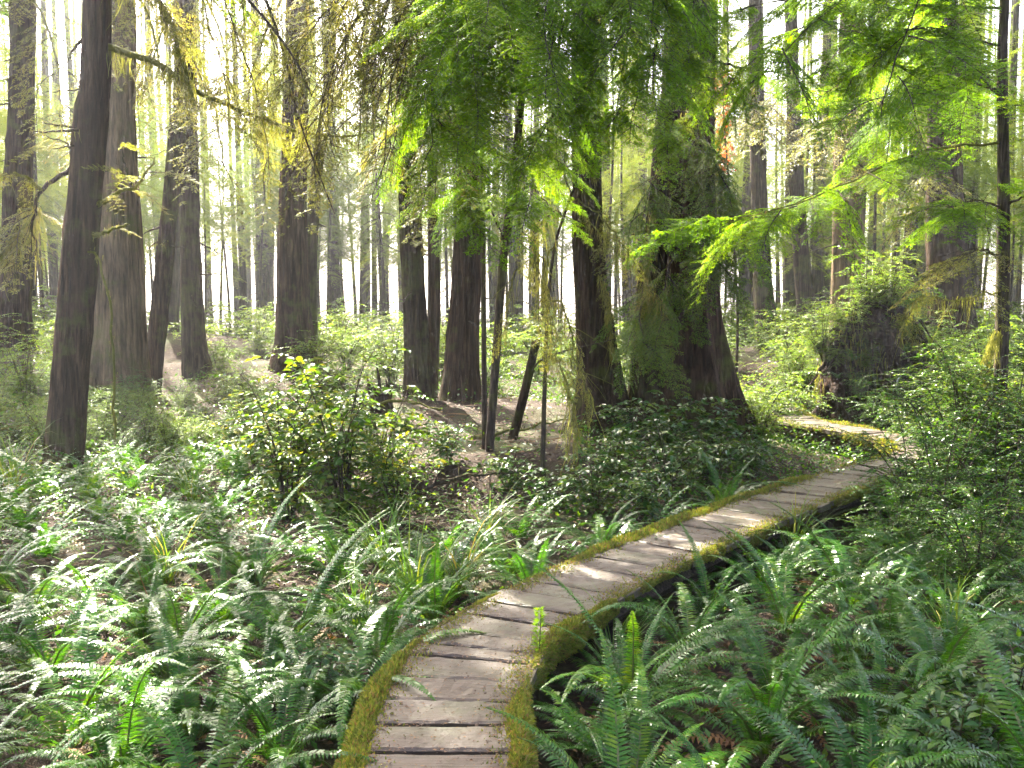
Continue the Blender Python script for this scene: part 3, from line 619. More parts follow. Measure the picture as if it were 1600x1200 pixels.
def lit(P, grow=0.0):
    """does something at P (n,3) stand between the sun and a sunlit patch?"""
    g = P[:, :2] - SUNV[:2] / SUNV[2] * P[:, 2:3]
    return ((np.hypot(g[:, None, 0] - GAPS[:, 0], g[:, None, 1] - GAPS[:, 1]) - GAPS[:, 2]) < np.minimum(grow, GAPS[:, 2])).any(1)

def crown_mb(base, z0, z1, R, n, seed, tmpl='low', axis=None, gapcheck=True, grow=.95, lo=0.25):
    """boughs round a stem: many low detail sprays; returned relative to base"""
    r = np.random.default_rng(seed); B, BV = (LOWB, LOWV) if tmpl == 'low' else (MIDB, MIDV); out = MB()
    z = z0 + (z1 - z0) * r.random(n) ** 1.1; a = r.uniform(0, 6.283, n); f = (z - z0) / (z1 - z0)
    rad = R * np.clip(1.05 - f, .1, 1) * np.clip(.45 + 2.2 * f, 0, 1)
    keep = np.ones(n, bool)
    ax = np.zeros((n, 2)) if axis is None else np.stack([np.interp(z, axis[:, 2], axis[:, 0]), np.interp(z, axis[:, 2], axis[:, 1])], -1) - base[:2]
    if gapcheck:
        for tq in (.25, .6, 1.0):
            c = np.stack([base[0] + ax[:, 0] + np.cos(a) * rad * tq, base[1] + ax[:, 1] + np.sin(a) * rad * tq, z], -1); keep &= ~lit(c, grow)
    for k in range(n):
        if not keep[k]: continue
        q = r.integers(0, len(B)); pitch = r.uniform(-.5, .15); ca, sa = math.cos(a[k]), math.sin(a[k]); sc = rad[k] / 2.2 * r.uniform(.75, 1.15)
        X = np.array([ca * math.cos(pitch), sa * math.cos(pitch), math.sin(pitch)]); Rm = frame(X, (r.normal(0, .2), r.normal(0, .2), 1))
        off = np.array([ax[k, 0], ax[k, 1], z[k] - base[2]]) + X * .15
        Vq = BV[q] @ (Rm * max(sc, .35)).T + off
        o = out.n; out.v.append(Vq); out.n += len(Vq)
        for Fq, mm in B[q].f: out.f.append((Fq + o, 0))
    return out

# ------------------------------------------------------------------ trunks
def trunk_mb(P, R, nseg, seed, flute=.1, flare=.2, ridge=.012, jag=0.0):
    """P centreline (m,3), R radii; bark ridges, flared and fluted foot"""
    r = np.random.default_rng(seed); m = len(P); th = np.arange(nseg) * 2 * math.pi / nseg
    h = np.concatenate([[0], np.cumsum(np.linalg.norm(np.diff(P, axis=0), axis=1))])[:, None]
    rad = R[:, None] * (1 + flare * np.exp(-h / .45)) * np.ones((1, nseg))
    ph = r.uniform(0, 6.28, 8); kf = 5 if flute > .1 else 4
    rad *= 1 + flute * (.35 + np.exp(-h / 1.6)) * (np.cos(kf * th + ph[0] + .25 * np.sin(h * .5)) * .6 + np.cos((kf - 2) * th + ph[1]) * .5)
    rad += R[:, None] * .5 * flare * np.exp(-h / .28) * np.clip(np.cos(7 * th + ph[2]), -.3, 1)
    for q in range(4):
        kq = int(r.integers(6, max(9, nseg // 3))); rad += ridge * (np.abs(np.sin(kq * th / 2 * 2 + ph[3 + q] + .7 * np.sin(h * r.uniform(.8, 2.2) + ph[q]))) - .6) * .7
    rad += r.normal(0, ridge * .25, rad.shape)
    V = np.stack([P[:, None, 0] + rad * np.cos(th), P[:, None, 1] + rad * np.sin(th), P[:, None, 2] + 0 * rad], -1)
    if jag: V[-1, :, 2] += r.uniform(-jag, jag, nseg); V[-2, :, 2] += r.uniform(-jag, jag * .3, nseg) * .5
    mb = MB(); i = np.arange(m - 1)[:, None] * nseg; j = np.arange(nseg)[None]; k = (j + 1) % nseg
    mb.add(V, np.stack([i + j, i + k, i + nseg + k, i + nseg + j], -1).reshape(-1, 4))
    c = len(mb.v[0]); mb.v.append(V[-1].mean(0, keepdims=True) - np.array([[0, 0, jag * 1.2]])); mb.n += 1
    mb.f.append((np.stack([(m - 1) * nseg + np.arange(nseg), (m - 1) * nseg + (np.arange(nseg) + 1) % nseg, np.full(nseg, c)], -1), 0))
    return mb
def shift(mb, off):
    mb.v = [np.concatenate(mb.v) - np.asarray(off)]; return mb

for key, t in TREES.items():
    d = t['d']; s = t['s']; base = t['base']
    pts = [PX(u, v, d) for u, v, w in s]; rad = [w * .5 * d / FPX for u, v, w in s]
    top = pts[-1]; dirv = (pts[-1] - pts[-2]); dirv = dirv / dirv[2]
    if t['H'] > top[2] + .5:
        e = np.array([top[0] + dirv[0] * .45 * (t['H'] - top[2]), top[1], t['H']]); pts += [(top + e) / 2 + dirv * 0.0, e]; rad += [rad[-1] * .72, max(.02, rad[-1] * .18)]
    n = int(max(24, min(90, (pts[-1][2] - base[2]) / .22)))
    Q = resample(np.c_[np.array(pts), np.array(rad)], n); Q[:, 3] = np.maximum(Q[:, 3], .01)
    Q = np.vstack([[Q[0, 0], Q[0, 1], Q[0, 2] - .45, Q[0, 3] * 1.05], Q]); t['axis'] = Q
    big = rad[0] > .12
    nseg = 44 if key in ('giant', 'near', 'snag', 'dark9', 'pairr', 'pairl') else (26 if big else 10)
    mb = trunk_mb(Q[:, :3], Q[:, 3], nseg, t['seed'], t['flute'], t['flare'], ridge=(.036 if key == 'giant' else .024) if big else .002)
    if key == 'giant':
        Q2 = resample(np.array([(*PX(u, v, 13.25), w * .5 * 13.25 / FPX) for u, v, w in ((1018, 670, 74), (1016, 600, 58), (1016, 500, 46), (1024, 400, 42), (1050, 200, 38), (1068, 0, 34), (1076, -120, 28))]), 36)
        Q2 = np.vstack([[Q2[0, 0], Q2[0, 1], Q2[0, 2] - .45, Q2[0, 3]], Q2]); mb2 = trunk_mb(Q2[:, :3], Q2[:, 3], 30, 99, .12, .3, .026)
    T = empty(t['name'], base, t['label'], 'sapling' if 'sapling' in t['name'] else 'tree')
    link('trunk', shift(mb, base).mesh('trunk', [M[t['bark']]], True), T); t['obj'] = T
    if key == 'giant': link('trunk', shift(mb2, base).mesh('trunk', [M['bark']], True), T, label='narrower dark stem fused to the left side of the giant cedar')
    if t['H'] > 15:
        cm = crown_mb(base, 9.0 if d < 15 else 9.6, t['H'] + .4, (4.8 if key in ('near', 'snag', 'edge', 'curve', 'mid5') else 3.8) if big else 2.8, (240 if key in ('near', 'snag', 'edge', 'curve', 'mid5') else 180) if big else 80, 900 + t['seed'], 'low', Q)
        if cm.n: link('crown', cm.mesh('crown', [M['hemlock']]), T)

# ------------------------------------------------------------------ limbs, boughs and hanging moss of the near trees
def limb(tree, pts, r0, r1, nb=0, blen=(.6, 1.1), kind='hem', mossn=0, mossl=(.1, .4), mossw=.012, mat='twig', droop=(-.55, .0), spread=(35, 80), smin=.25, side=0, twigs=0, world=False):
    T = TREES[tree]['obj'] if isinstance(tree, str) else tree
    base = np.array(T.location); W3 = np.array(pts) if world else np.array([PX(*p) for p in pts])
    P = resample(W3, 16); L = np.linalg.norm(np.diff(P, axis=0), axis=1).sum()
    P = P + np.vstack([np.zeros(3), rng.normal(0, .012 * min(1, L), (15, 3))])
    mb = MB(); tube(mb, P - base, np.linspace(r0, r1, 16), 7)
    tg = np.gradient(P, axis=0)
    for q in range(twigs):
        f = rng.uniform(.3, .98); i = int(f * 15); dd = nrmz(nrmz(tg[i]) + rng.normal(0, .8, 3)); l = rng.uniform(.15, .5) * min(1, L); w = np.linspace(0, 1, 5)[:, None]
        tw = P[i] - base + dd * l * w + np.array([0, 0, -.25 * l]) * w ** 2 + rng.normal(0, .02 * l, (5, 3)) * w; tube(mb, tw, np.linspace(max(.004, r1 * .7), .0015, 5), 4)
    B = link('branch', mb.mesh('branch', [M[mat]], True), T)
    for q in range(nb):
        f = smin + (1 - smin) * (q + rng.uniform(0, 1)) / nb; i = min(15, int(f * 15)); t = nrmz(tg[i]); sd = side if side else (1 if q % 2 else -1)
        an = math.radians(rng.uniform(*spread)) * sd if f < .93 else rng.normal(0, .2); c, s_ = math.cos(an), math.sin(an)
        h = nrmz(np.array([t[0] * c - t[1] * s_, t[0] * s_ + t[1] * c, 0]) + 1e-6); X = nrmz(h + np.array([0, 0, rng.uniform(*droop) + .4 * t[2]]))
        R = frame(X, (rng.normal(0, .25), rng.normal(-.15, .25), 1)); me = BOUGH[kind][rng.integers(0, len(BOUGH[kind]))]
        link('bough', me, B, mat=matx(R, P[i] - base, rng.uniform(*blen) / 1.2))
    if mossn:
        f = rng.uniform(0.02, .98, mossn) * 15; i = f.astype(int); a = (f - i)[:, None]; p = P[i] * (1 - a) + P[np.minimum(i + 1, 15)] * a + rng.normal(0, .012, (mossn, 3))
        clump = .12 + .88 * np.clip(np.sin(f * rng.uniform(1.5, 3.5) + rng.uniform(0, 6)) * np.sin(f * 5.3 + rng.uniform(0, 6)) + .35, 0, 1)
        mm = MB(); p2 = np.repeat(p, 2, 0) + rng.normal(0, .02, (2 * mossn, 3)); ribbons(mm, p2 - base, np.repeat(rng.uniform(*mossl, mossn) * clump, 2) * rng.uniform(.3, 1.15, 2 * mossn), mossw * .55 * rng.uniform(.4, 1.5, 2 * mossn), .17, 6)
        link('hanging_moss', mm.mesh('hanging_moss', [M['hangmoss']]), B, kind='stuff')
    return B

# leaning near trunk
limb('near', [(160, 70, 11), (230, 92, 10.8), (330, 150, 10.4), (460, 205, 10.0), (560, 215, 9.8)], .04, .008, 5, (.5, .8), 'yel', 420, (.1, .45), .016, 'mossybranch', twigs=8)
limb('near', [(158, -50, 11), (235, -20, 10.7), (275, 70, 10.5), (300, 150, 10.3)], .03, .008, 3, (.4, .7), 'yel', 420, (.2, .55), .018, 'mossybranch', twigs=4)
limb('near', [(112, 262, 11), (62, 298, 10.9), (52, 350, 10.9), (55, 400, 10.9)], .03, .006, 2, (.4, .6), 'yel', 60, (.05, .2), .012, 'twig', twigs=4)
limb('near', [(64, 297, 10.9), (30, 272, 10.8), (-30, 280, 10.7)], .02, .006, 5, (.5, .8), 'yel', 50, (.05, .2), .012, 'mossybranch', twigs=3)
limb('near', [(150, 322, 11), (190, 300, 10.8), (215, 288, 10.7), (242, 245, 10.6)], .035, .006, 4, (.4, .7), 'yel', 50, (.04, .1), .012, 'mossybranch', twigs=3, droop=(-.1, .4))
limb('near', [(205, 292, 10.75), (196, 260, 10.7), (190, 225, 10.6)], .016, .005, 2, (.4, .6), 'yel', 0, twigs=2, droop=(0, .5))
limb('near', [(136, 372, 11), (170, 360, 10.8), (203, 350, 10.7)], .028, .010, 2, (.25, .4), 'yel', 60, (.03, .08), .012, 'mossybranch')
limb('near', [(128, 62, 11), (112, 82, 10.9), (104, 100, 10.85)], .02, .004, 0, twigs=2)
limb('near', [(112, 255, 11), (105, 225, 10.8), (60, 210, 10.6)], .012, .004, 3, (.4, .7), 'yel')
limb('near', [(120, 390, 11), (150, 400, 10.8), (172, 480, 10.6), (178, 600, 10.5), (176, 685, 10.4)], .012, .014, 0, mossn=70, mossl=(.03, .1), mat='mossybranch')
limb('near', [(150, -120, 11), (260, -90, 9.5), (360, -20, 9), (440, 60, 8.8), (490, 150, 8.6)], .035, .006, 7, (.5, .9), 'bare', 300, (.1, .4), .012, 'twig', twigs=14)
limb('near', [(150, -160, 11), (330, -120, 10), (420, 10, 9.6), (470, 190, 9.4), (520, 330, 9.3)], .03, .005, 6, (.5, .8), 'bare', 260, (.1, .4), .012, 'twig', twigs=14)
for (u1, v1, de) in ((380, 70, 10.0), (430, 150, 9.8), (330, 50, 10.2), (480, 80, 9.5), (540, 60, 9.1), (590, 130, 9.3), (500, 260, 9.6), (255, 40, 10.4), (420, 290, 9.9), (560, 230, 9.0), (360, 210, 10.1), (610, 290, 9.7)):
    tr_ = 'near' if u1 < 440 else 'sapB'; u0 = 155 if tr_ == 'near' else 752
    limb(tr_, [(u0, -170 - rng.uniform(0, 40), TREES[tr_]['d']), ((u0 + u1) / 2, -140, (TREES[tr_]['d'] + de) / 2), (u1 + (14 if tr_ == 'sapB' else -14), v1 - 120, de + .2), (u1, v1, de)], .016, .003, 7, (.45, .8), 'yel', 130, (.06, .4), .011, 'twig', (-.9, -.1), twigs=14, smin=.45)
# dark moss-hung trunk at the edge
limb('edge', [(30, 330, 20.4), (60, 330, 19.6), (30, 360, 19.2), (0, 400, 19)], .05, .02, 6, (1.2, 2.0), 'yel', 300, (.3, 1.2), .03, 'mossybranch')
# thin saplings: drooping feathery limbs towards the viewer
L0 = [(-40, 160, 8.0, 'hem'), (-120, 260, 8.8, 'hem'), (-200, 180, 8.9, 'yel'), (-70, 340, 9.8, 'hem'), (-280, 60, 8.4, 'yel'), (-340, 160, 9.0, 'yel'), (-260, 120, 8.8, 'bare'), (-190, 260, 8.6, 'bare'), (-110, 320, 9.2, 'yel'), (-60, 240, 8.4, 'hem'), (30, 330, 9.0, 'hem'), (80, 250, 8.5, 'hem'), (-300, 260, 9.4, 'bare'), (-80, 90, 7.8, 'hem')]
for (du, ve, de, kd) in L0:
    u0 = 830; u1 = 790 + du
    limb('sapA' if du > -150 else 'sapB', [(u0 - (70 if du <= -150 else 0), -130 - rng.uniform(0, 60), 10.5), ((u0 + u1) / 2, -90, (10.5 + de) / 2), (u1 - du * .12, ve * .45 - 30, de + .2), (u1, ve, de)], .018, .004, 11, (.55, 1.0), kd,
         160 if kd != 'hem' else 30, (.06, .3), .010, 'twig', (-.7, -.05), twigs=10, smin=.4)
for (u0, v0, u1, v1) in ((805, 240, 880, 265), (808, 225, 740, 330), (800, 300, 870, 345), (790, 380, 700, 300), (815, 150, 900, 120)):
    limb('sapA', [(u0, v0, 10.5), ((u0 + u1) / 2, min(v0, v1) - 8, 10.1), (u1, v1, 9.7)], .010, .003, 4, (.4, .7), 'hem', 50, (.05, .25), .010, twigs=4)
# giant cedar: broad bright boughs over the walk, and sprays down its face
for (u1, v1, de) in ((900, 90, 8.0), (1010, 130, 8.2), (840, 60, 8.2), (1040, 230, 9.6), (960, 210, 9.4), (880, 40, 7.6), (960, 110, 7.9), (920, 170, 8.6), (1070, 130, 9.4), (860, 130, 7.4), (980, 20, 7.2), (790, 60, 7.4), (730, 30, 7.8)):
    limb('giant', [(1075, -150 - rng.uniform(0, 80), 13.4), ((1075 + u1) / 2, -150, (13.4 + de) / 2), (u1 + 15, v1 - 130, de + .4), (u1, v1, de)], .03, .004, 12, (.55, 1.0), 'hem', 40, (.05, .25), .010, 'twig', (-.8, -.1), twigs=6, smin=.5)
for (u0, v0, u1, v1, de) in ((1050, 170, 1120, 260, 12.2), (1060, 220, 1150, 320, 12.0), (1040, 260, 1000, 360, 12.1), (1050, 330, 1130, 420, 12.0), (1060, 400, 1030, 500, 12.0), (1100, 300, 1170, 380, 12.2), (1060, 110, 1170, 150, 12.0), (1020, 450, 990, 540, 11.8)):
    limb('giant', [(u0, v0, 13.1), ((u0 + u1) / 2, (v0 + v1) / 2 - 30, (13 + de) / 2), (u1, v1, de)], .016, .004, 6, (.6, 1.0), 'ced', 30, (.1, .3), .014, 'twig', (-.9, -.2), smin=.35)
for (u1, v1, de) in ((650, 60, 8.6), (700, 130, 8.9), (760, 110, 8.2), (620, 150, 9.2), (820, 150, 8.8), (720, 220, 9.4)):
    limb('sapA', [(828, -140, 10.5), ((830 + u1) / 2, -120, (10.5 + de) / 2), (u1 + 20, v1 - 110, de + .3), (u1, v1, de)], .016, .004, 10, (.5, .9), 'hem' if u1 > 680 else 'yel', 80, (.05, .25), .010, 'twig', (-.8, -.1), twigs=8, smin=.45)
limb('giant', [(1112, 98, 13.4), (1180, 108, 13), (1260, 125, 12.6)], .02, .006, 3, (.5, .8), 'hem')
limb('giant', [(1020, 330, 13.0), (1010, 420, 12.4), (1020, 500, 12.2)], .012, .004, 3, (.5, .8), 'yel', 320, (.2, .7), .014, 'mossybranch')
# dark flared trunk: moss rags and small side sprays
limb('dark9', [(900, 320, 12.8), (950, 380, 12.4), (1010, 440, 12.0), (1040, 500, 11.8)], .012, .004, 4, (.5, .8), 'yel', 120, (.1, .4), .012, 'mossybranch', twigs=6)
limb('dark9', [(895, 335, 12.8), (880, 240, 12.4), (890, 150, 12.0)], .012, .004, 3, (.4, .7), 'yel', 60, (.1, .3), .012)
limb('dark9', [(935, 430, 12.75), (945, 450, 12.6), (955, 520, 12.55), (960, 560, 12.5)], .01, .006, 2, (.3, .5), 'yel', 240, (.1, .45), .014, 'mossybranch')
for tr_, pts, nb_, kd in (('r13', [(1325, 170, 20.8), (1300, 190, 19.6), (1335, 255, 19.0)], 9, 'yel'), ('r13', [(1328, 120, 20.8), (1370, 150, 19.8), (1390, 230, 19.2)], 7, 'yel'), ('r12', [(1240, 110, 24.8), (1225, 140, 23), (1185, 200, 22)], 9, 'yel'), ('r11', [(1184, 130, 23.8), (1165, 160, 22.5), (1165, 215, 21.6)], 7, 'yel'), ('r14', [(1476, 250, 21.8), (1450, 280, 20.5), (1430, 330, 20)], 7, 'yel'),
                        ('mid5', [(464, -40, 19.4), (420, 40, 18.5), (380, 160, 17.8)], 10, 'yel'), ('mid5', [(464, -60, 19.4), (520, 20, 18.5), (560, 150, 18)], 10, 'yel'), ('curve', [(293, -40, 20), (250, 60, 19), (220, 160, 18.6)], 8, 'yel'), ('curve', [(293, -60, 20), (340, 40, 19.2), (370, 200, 18.8)], 9, 'yel'),
                        ('pairl', [(630, -40, 16.4), (580, 60, 15.5), (560, 200, 15.2)], 9, 'yel'), ('pairr', [(742, -30, 16.4), (700, 80, 15.6), (690, 200, 15.4)], 8, 'hem'), ('edge', [(36, -30, 21), (80, 60, 20), (100, 190, 19.6)], 9, 'yel'), ('snag', [(190, -30, 16.4), (230, 20, 15.6), (255, 120, 15.2)], 6, 'yel'), ('thin3', [(285, 120, 17.5), (330, 150, 16.8), (350, 260, 16.5)], 6, 'yel')):
    limb(tr_, pts, .035, .008, nb_, (1.2, 2.2), kd, 60, (.1, .5), .02, 'mossybranch', (-.6, .05), twigs=6, smin=.2)
# dead stubs on the bare lower stems
for key, t in TREES.items():
    if t['H'] < 15: continue
    Q = t['axis']
    for q in range(7):
        z = rng.uniform(1.8, 7.5); c = np.array([np.interp(z, Q[:, 2], Q[:, e]) for e in range(4)]); a = rng.uniform(0, 6.28); h = np.array([math.cos(a), math.sin(a), rng.uniform(-.35, .25)]); p0 = c[:3] + h * c[3] * .8; l = rng.uniform(.12, .7)
        limb(key, [p0, p0 + h * l * .5 + [0, 0, -.02], p0 + h * l + [rng.normal(0, .08), rng.normal(0, .08), -.12 * l]], rng.uniform(.010, .024), .004, mossn=int(rng.choice([0, 0, 25])), mossl=(.05, .25), world=True)
# slender hemlock at right
for pts, nb, kd, mo_ in (([(1565, 12, 10.5), (1430, 8, 10.1), (1260, -4, 9.6), (1160, 10, 9.2)], 9, 'hem', 0), ([(1565, 72, 10.5), (1490, 55, 10.2), (1420, 45, 10.0), (1330, 60, 9.6)], 7, 'hem', 20),
                      ([(1564, 150, 10.5), (1520, 112, 10.2), (1430, 72, 9.9), (1340, 110, 9.5)], 7, 'hem', 30), ([(1563, 142, 10.5), (1465, 118, 10.9), (1395, 165, 11.2), (1350, 220, 11.5)], 6, 'hem', 30),
                      ([(1565, 222, 10.5), (1450, 235, 10.2), (1330, 280, 9.9), (1230, 325, 9.6), (1110, 350, 9.4)], 9, 'hem', 200), ([(1566, 325, 10.5), (1520, 312, 10.2), (1470, 330, 10.0)], 4, 'hem', 30),
                      ([(1570, 172, 10.5), (1620, 160, 10.3), (1690, 190, 10)], 4, 'hem', 0), ([(1570, 320, 10.5), (1610, 308, 10.3), (1680, 330, 10)], 4, 'hem', 0), ([(1568, -60, 10.5), (1400, -60, 9.6), (1250, 60, 9.0), (1180, 130, 8.8)], 8, 'hem', 0),
                      ([(1568, -90, 10.5), (1480, -80, 11.5), (1400, 40, 12.0), (1330, 150, 12.2)], 7, 'hem', 0), ([(1568, -30, 10.5), (1470, -40, 9.4), (1400, 90, 8.8), (1370, 190, 8.6)], 7, 'hem', 0), ([(1564, 400, 10.5), (1530, 390, 10.2), (1490, 410, 10)], 4, 'yel', 20)):
    limb('right', pts, .014, .004, int(nb * 1.7), (.6, 1.1), kd, mo_, (.03, .12), .010, 'mossybranch' if mo_ > 100 else 'twig', (-.5, .05), twigs=5, smin=.2)
limb('right', [(1563, 455, 10.5), (1500, 468, 10.3), (1425, 470, 10.2), (1408, 540, 10.2)], .012, .004, 4, (.35, .6), 'yel', 150, (.1, .5), .014, 'mossybranch', twigs=4)
limb('right', [(1563, 520, 10.5), (1550, 530, 10.3), (1535, 600, 10.2)], .008, .004, 0, mossn=260, mossl=(.1, .5), mossw=.014, mat='mossybranch')

# moss-draped dead sapling before the dark trunk
b = PX(846, 735, 9.6); b[2] = float(H(b[:1], b[1:2])[0])
T = empty('dead_sapling', b, 'dead sapling draped in long yellow moss in front of the dark flared trunk', 'sapling')
P = resample(np.array([b - [0, 0, .2], PX(850, 640, 9.6), PX(856, 480, 9.5), PX(868, 380, 9.4), PX(898, 290, 9.3), PX(915, 220, 9.2)]), 26)
mb = MB(); tube(mb, P - b, np.linspace(.03, .008, 26), 8); link('trunk', mb.mesh('trunk', [M['twig']], True), T)
for pts, mn, ml in (([(862, 430, 9.45), (840, 400, 9.2), (800, 440, 9.0), (790, 520, 8.9)], 150, (.15, .5)), ([(858, 470, 9.5), (880, 480, 9.2), (900, 560, 9.0), (930, 640, 8.8)], 500, (.2, .75)),
                    ([(853, 560, 9.55), (870, 560, 9.2), (890, 620, 8.9), (900, 700, 8.7)], 550, (.2, .7)), ([(880, 340, 9.35), (860, 330, 9.0), (835, 380, 8.8), (850, 460, 8.7)], 220, (.2, .6)), ([(890, 310, 9.3), (930, 330, 9.0), (985, 400, 8.8)], 120, (.1, .4)),
                    ([(870, 375, 9.4), (850, 430, 9.1), (865, 540, 9.0)], 260, (.2, .6))):
    limb(T, pts, .010, .003, 4, (.3, .6), 'yel', int(mn * .16), ml, .011, 'mossybranch', (-2.2, -.8), twigs=8)
# broken leaning stem
a, c = PX(800, 655, 11.5), PX(838, 532, 11.2); a[2] = float(H(a[:1], a[1:2])[0])
T = empty('leaning_stem', a, 'short dead stem leaning right with a snapped top, beside the two saplings', 'dead stem')
P = resample(np.array([a - (c - a) * .15, a, (a + c) / 2 + [.01, 0, 0], c]), 14)
link('stem', shift(trunk_mb(P, np.linspace(.062, .045, 14), 12, 70, 0, 0, .003, .03), a).mesh('stem', [M['bark']], True), T)
mb = MB(); tube(mb, resample(np.array([PX(818, 600, 11.35), PX(850, 560, 11.2), PX(960, 530, 11.0)]), 8) - a, np.linspace(.014, .004, 8), 5); link('branch', mb.mesh('branch', [M['twig']]), T)
# jagged stump
s0 = PX(590, 628, 15.0); s0[2] = float(H(s0[:1], s0[1:2])[0])
T = empty('stump', s0, 'small rotten stump with jagged upright splinters on the brown mound', 'stump')
P = resample(np.array([s0 - [0, 0, .3], s0, s0 + [0, 0, .15], s0 + [0, 0, .28]]), 8)
link('trunk', shift(trunk_mb(P, np.linspace(.24, .17, 8), 26, 71, .2, .5, .02, .05), s0).mesh('trunk', [M['root']], True), T)
for (dx, h, rr_) in ((-.13, .42, .06), (.02, .60, .055), (.15, .38, .075), (-.05, .30, .06)):
    mb = MB(); q = np.array([[dx, 0, .1], [dx + .01, 0, .1 + h * .5], [dx - .02, .01, .1 + h * .85], [dx - .03, .01, .1 + h]]); tube(mb, resample(q, 7), np.linspace(rr_, .006, 7) * (1 + rng.normal(0, .15, 7)), 7); link('splinter', mb.mesh('splinter', [M['root']]), T)

# upturned root mound
rb = PX(1365, 640, 16.5); rb[2] = float(H(rb[:1], rb[1:2])[0]) - .1
T = empty('root_mound', rb, 'dark upturned root plate overgrown with ferns and shrubs beyond the walk', 'root mound')
nu_, nv_ = 48, 30; uu = np.linspace(0, 2 * math.pi, nu_, endpoint=False); vv = np.linspace(0, 1, nv_)
prof = np.interp(vv, [0, .12, .4, .7, .9, 1], [1.02, 1.0, .92, .78, .5, 0.02]); zz = 2.0 * vv ** .9
A, Bz = np.meshgrid(uu, zz); Pr = np.repeat(prof[:, None], nu_, 1)
nz = .10 * np.sin(5 * A + Bz * 3) + .07 * np.sin(9 * A - Bz * 5 + 1) + .05 * np.sin(17 * A + 8 * Bz) + .06 * np.sin(3 * A + 9 * Bz) + rng.normal(0, .025, A.shape)
V = np.stack([Pr * (.84 + nz) * np.cos(A), Pr * (.6 + nz) * np.sin(A), Bz + .05 * np.sin(7 * A + 3 * Bz) * (vv[:, None] > .1)], -1)
mb = MB(); i = np.arange(nv_ - 1)[:, None] * nu_; j = np.arange(nu_)[None]; k = (j + 1) % nu_
mb.add(V, np.stack([i + j, i + k, i + nu_ + k, i + nu_ + j], -1).reshape(-1, 4)); link('root_plate', mb.mesh('root_plate', [M['root']], True), T)
for q in range(26):
    a = rng.uniform(-3.0, -.1); z = rng.uniform(.3, 1.7); p0 = np.array([.8 * math.cos(a), .5 * math.sin(a), z]); d = nrmz(np.array([math.cos(a), math.sin(a) * 1.2, rng.normal(-.5, .5)])); l = rng.uniform(.2, .6)
    w = np.linspace(0, 1, 7)[:, None]; mb = MB(); tube(mb, p0 + d * l * w + np.array([0, 0, -.4 * l]) * w ** 2 + rng.normal(0, .03, (7, 3)) * w, np.linspace(rng.uniform(.015, .05), .005, 7), 5); link('root', mb.mesh('root', [M['root']]), T)
mm = MB(); n = 900; a = rng.uniform(-3.3, .2, n); z = rng.uniform(.4, 1.85, n); rr_ = np.interp(z / 2.0, vv, prof); ok = np.sin(a * 4 + z * 3) > -.1
p = np.stack([rr_ * 1.02 * np.cos(a), rr_ * .68 * np.sin(a), z], -1)[ok]; ribbons(mm, p, rng.uniform(.06, .3, len(p)), .014, .1); link('hanging_moss', mm.mesh('hanging_moss', [M['hangmoss']]), T, kind='stuff')
mb = MB(); w = np.linspace(-1.3, 1.0, 12); tube(mb, np.stack([.22 + -.16 * np.cos(w), 0 * w - .78, .62 + .2 * np.sin(w)], -1), .012, 5); link('root', mb.mesh('root', [simple('bleached_root', (.35, .33, .30), (.5, .48, .45))]), T, label='thin bleached root curving out of the dark mound')

# ------------------------------------------------------------------ shrubs
def shrub_meshes(h, r, nst, leafL, leafW, kind, mat, seed, dens=1.0, shape='broad'):
    """stems and foliage of one bush about h tall and r wide at the base (metres)"""
    q = np.random.default_rng(seed); st = MB(); fo = MB(); p_, d_, n_ = [], [], []
    for k in range(nst):
        a = k * 2.4 + q.uniform(-.4, .4); R = r * q.uniform(.35, 1.0); hh = h * q.uniform(.5, 1.2) * (1.05 - .35 * (R / r) ** 2)
        P = resample(np.array([[.04 * math.cos(a), .04 * math.sin(a), -.05], [R * .25 * math.cos(a), R * .25 * math.sin(a), hh * .45], [R * .65 * math.cos(a + .2), R * .65 * math.sin(a + .2), hh * .85], [R * math.cos(a + .3), R * math.sin(a + .3), hh]]), 9)
        tube(st, P, np.linspace(.010, .003, 9) * (.6 + h * .4), 5)
        for e in range(int(9 * dens)):
            f = q.uniform(.15, 1.0); b = np.array([np.interp(f, np.linspace(0, 1, 9), P[:, c]) for c in range(3)]); a2 = q.uniform(0, 6.28); l = r * q.uniform(.25, .6)
            dr = np.array([math.cos(a2), math.sin(a2), q.uniform(-.15, .45)]); w = np.linspace(0, 1, 4)[:, None]; tube(st, b + dr * l * w + np.array([0, 0, -.3 * l]) * w ** 2, np.linspace(.004, .0015, 4), 3)
            m = max(5, int(l / (leafL * (.42 if shape == 'broad' else .36)))); u = (np.arange(m) + q.random(m) * .6 + .3) / m; u = u[u < 1.05]; m = len(u); sd = np.where(np.arange(m) % 2, 1, -1)
            pp = b + dr * (l * u)[:, None] + np.array([0, 0, -.3 * l]) * (u ** 2)[:, None]
            an = sd * q.uniform(.6, 1.25, m); dd = np.stack([dr[0] * np.cos(an) - dr[1] * np.sin(an), dr[0] * np.sin(an) + dr[1] * np.cos(an), q.normal(-.12, .22, m)], -1)
            p_.append(pp); d_.append(dd); n_.append(np.array([[0, 0, 1.]]) + q.normal(0, .33, (m, 3)))
    p = np.concatenate(p_); d = np.concatenate(d_); n = np.concatenate(n_); L = leafL * q.uniform(.45, 1.3, len(p))
    if shape == 'broad': broad(fo, p, d, n, L, L * leafW)
    else: diamonds(fo, p, d, n, L, L * leafW, .1, .1)
    return st.mesh('stems', [M['twig']], True), fo.mesh('foliage', [M[mat]])
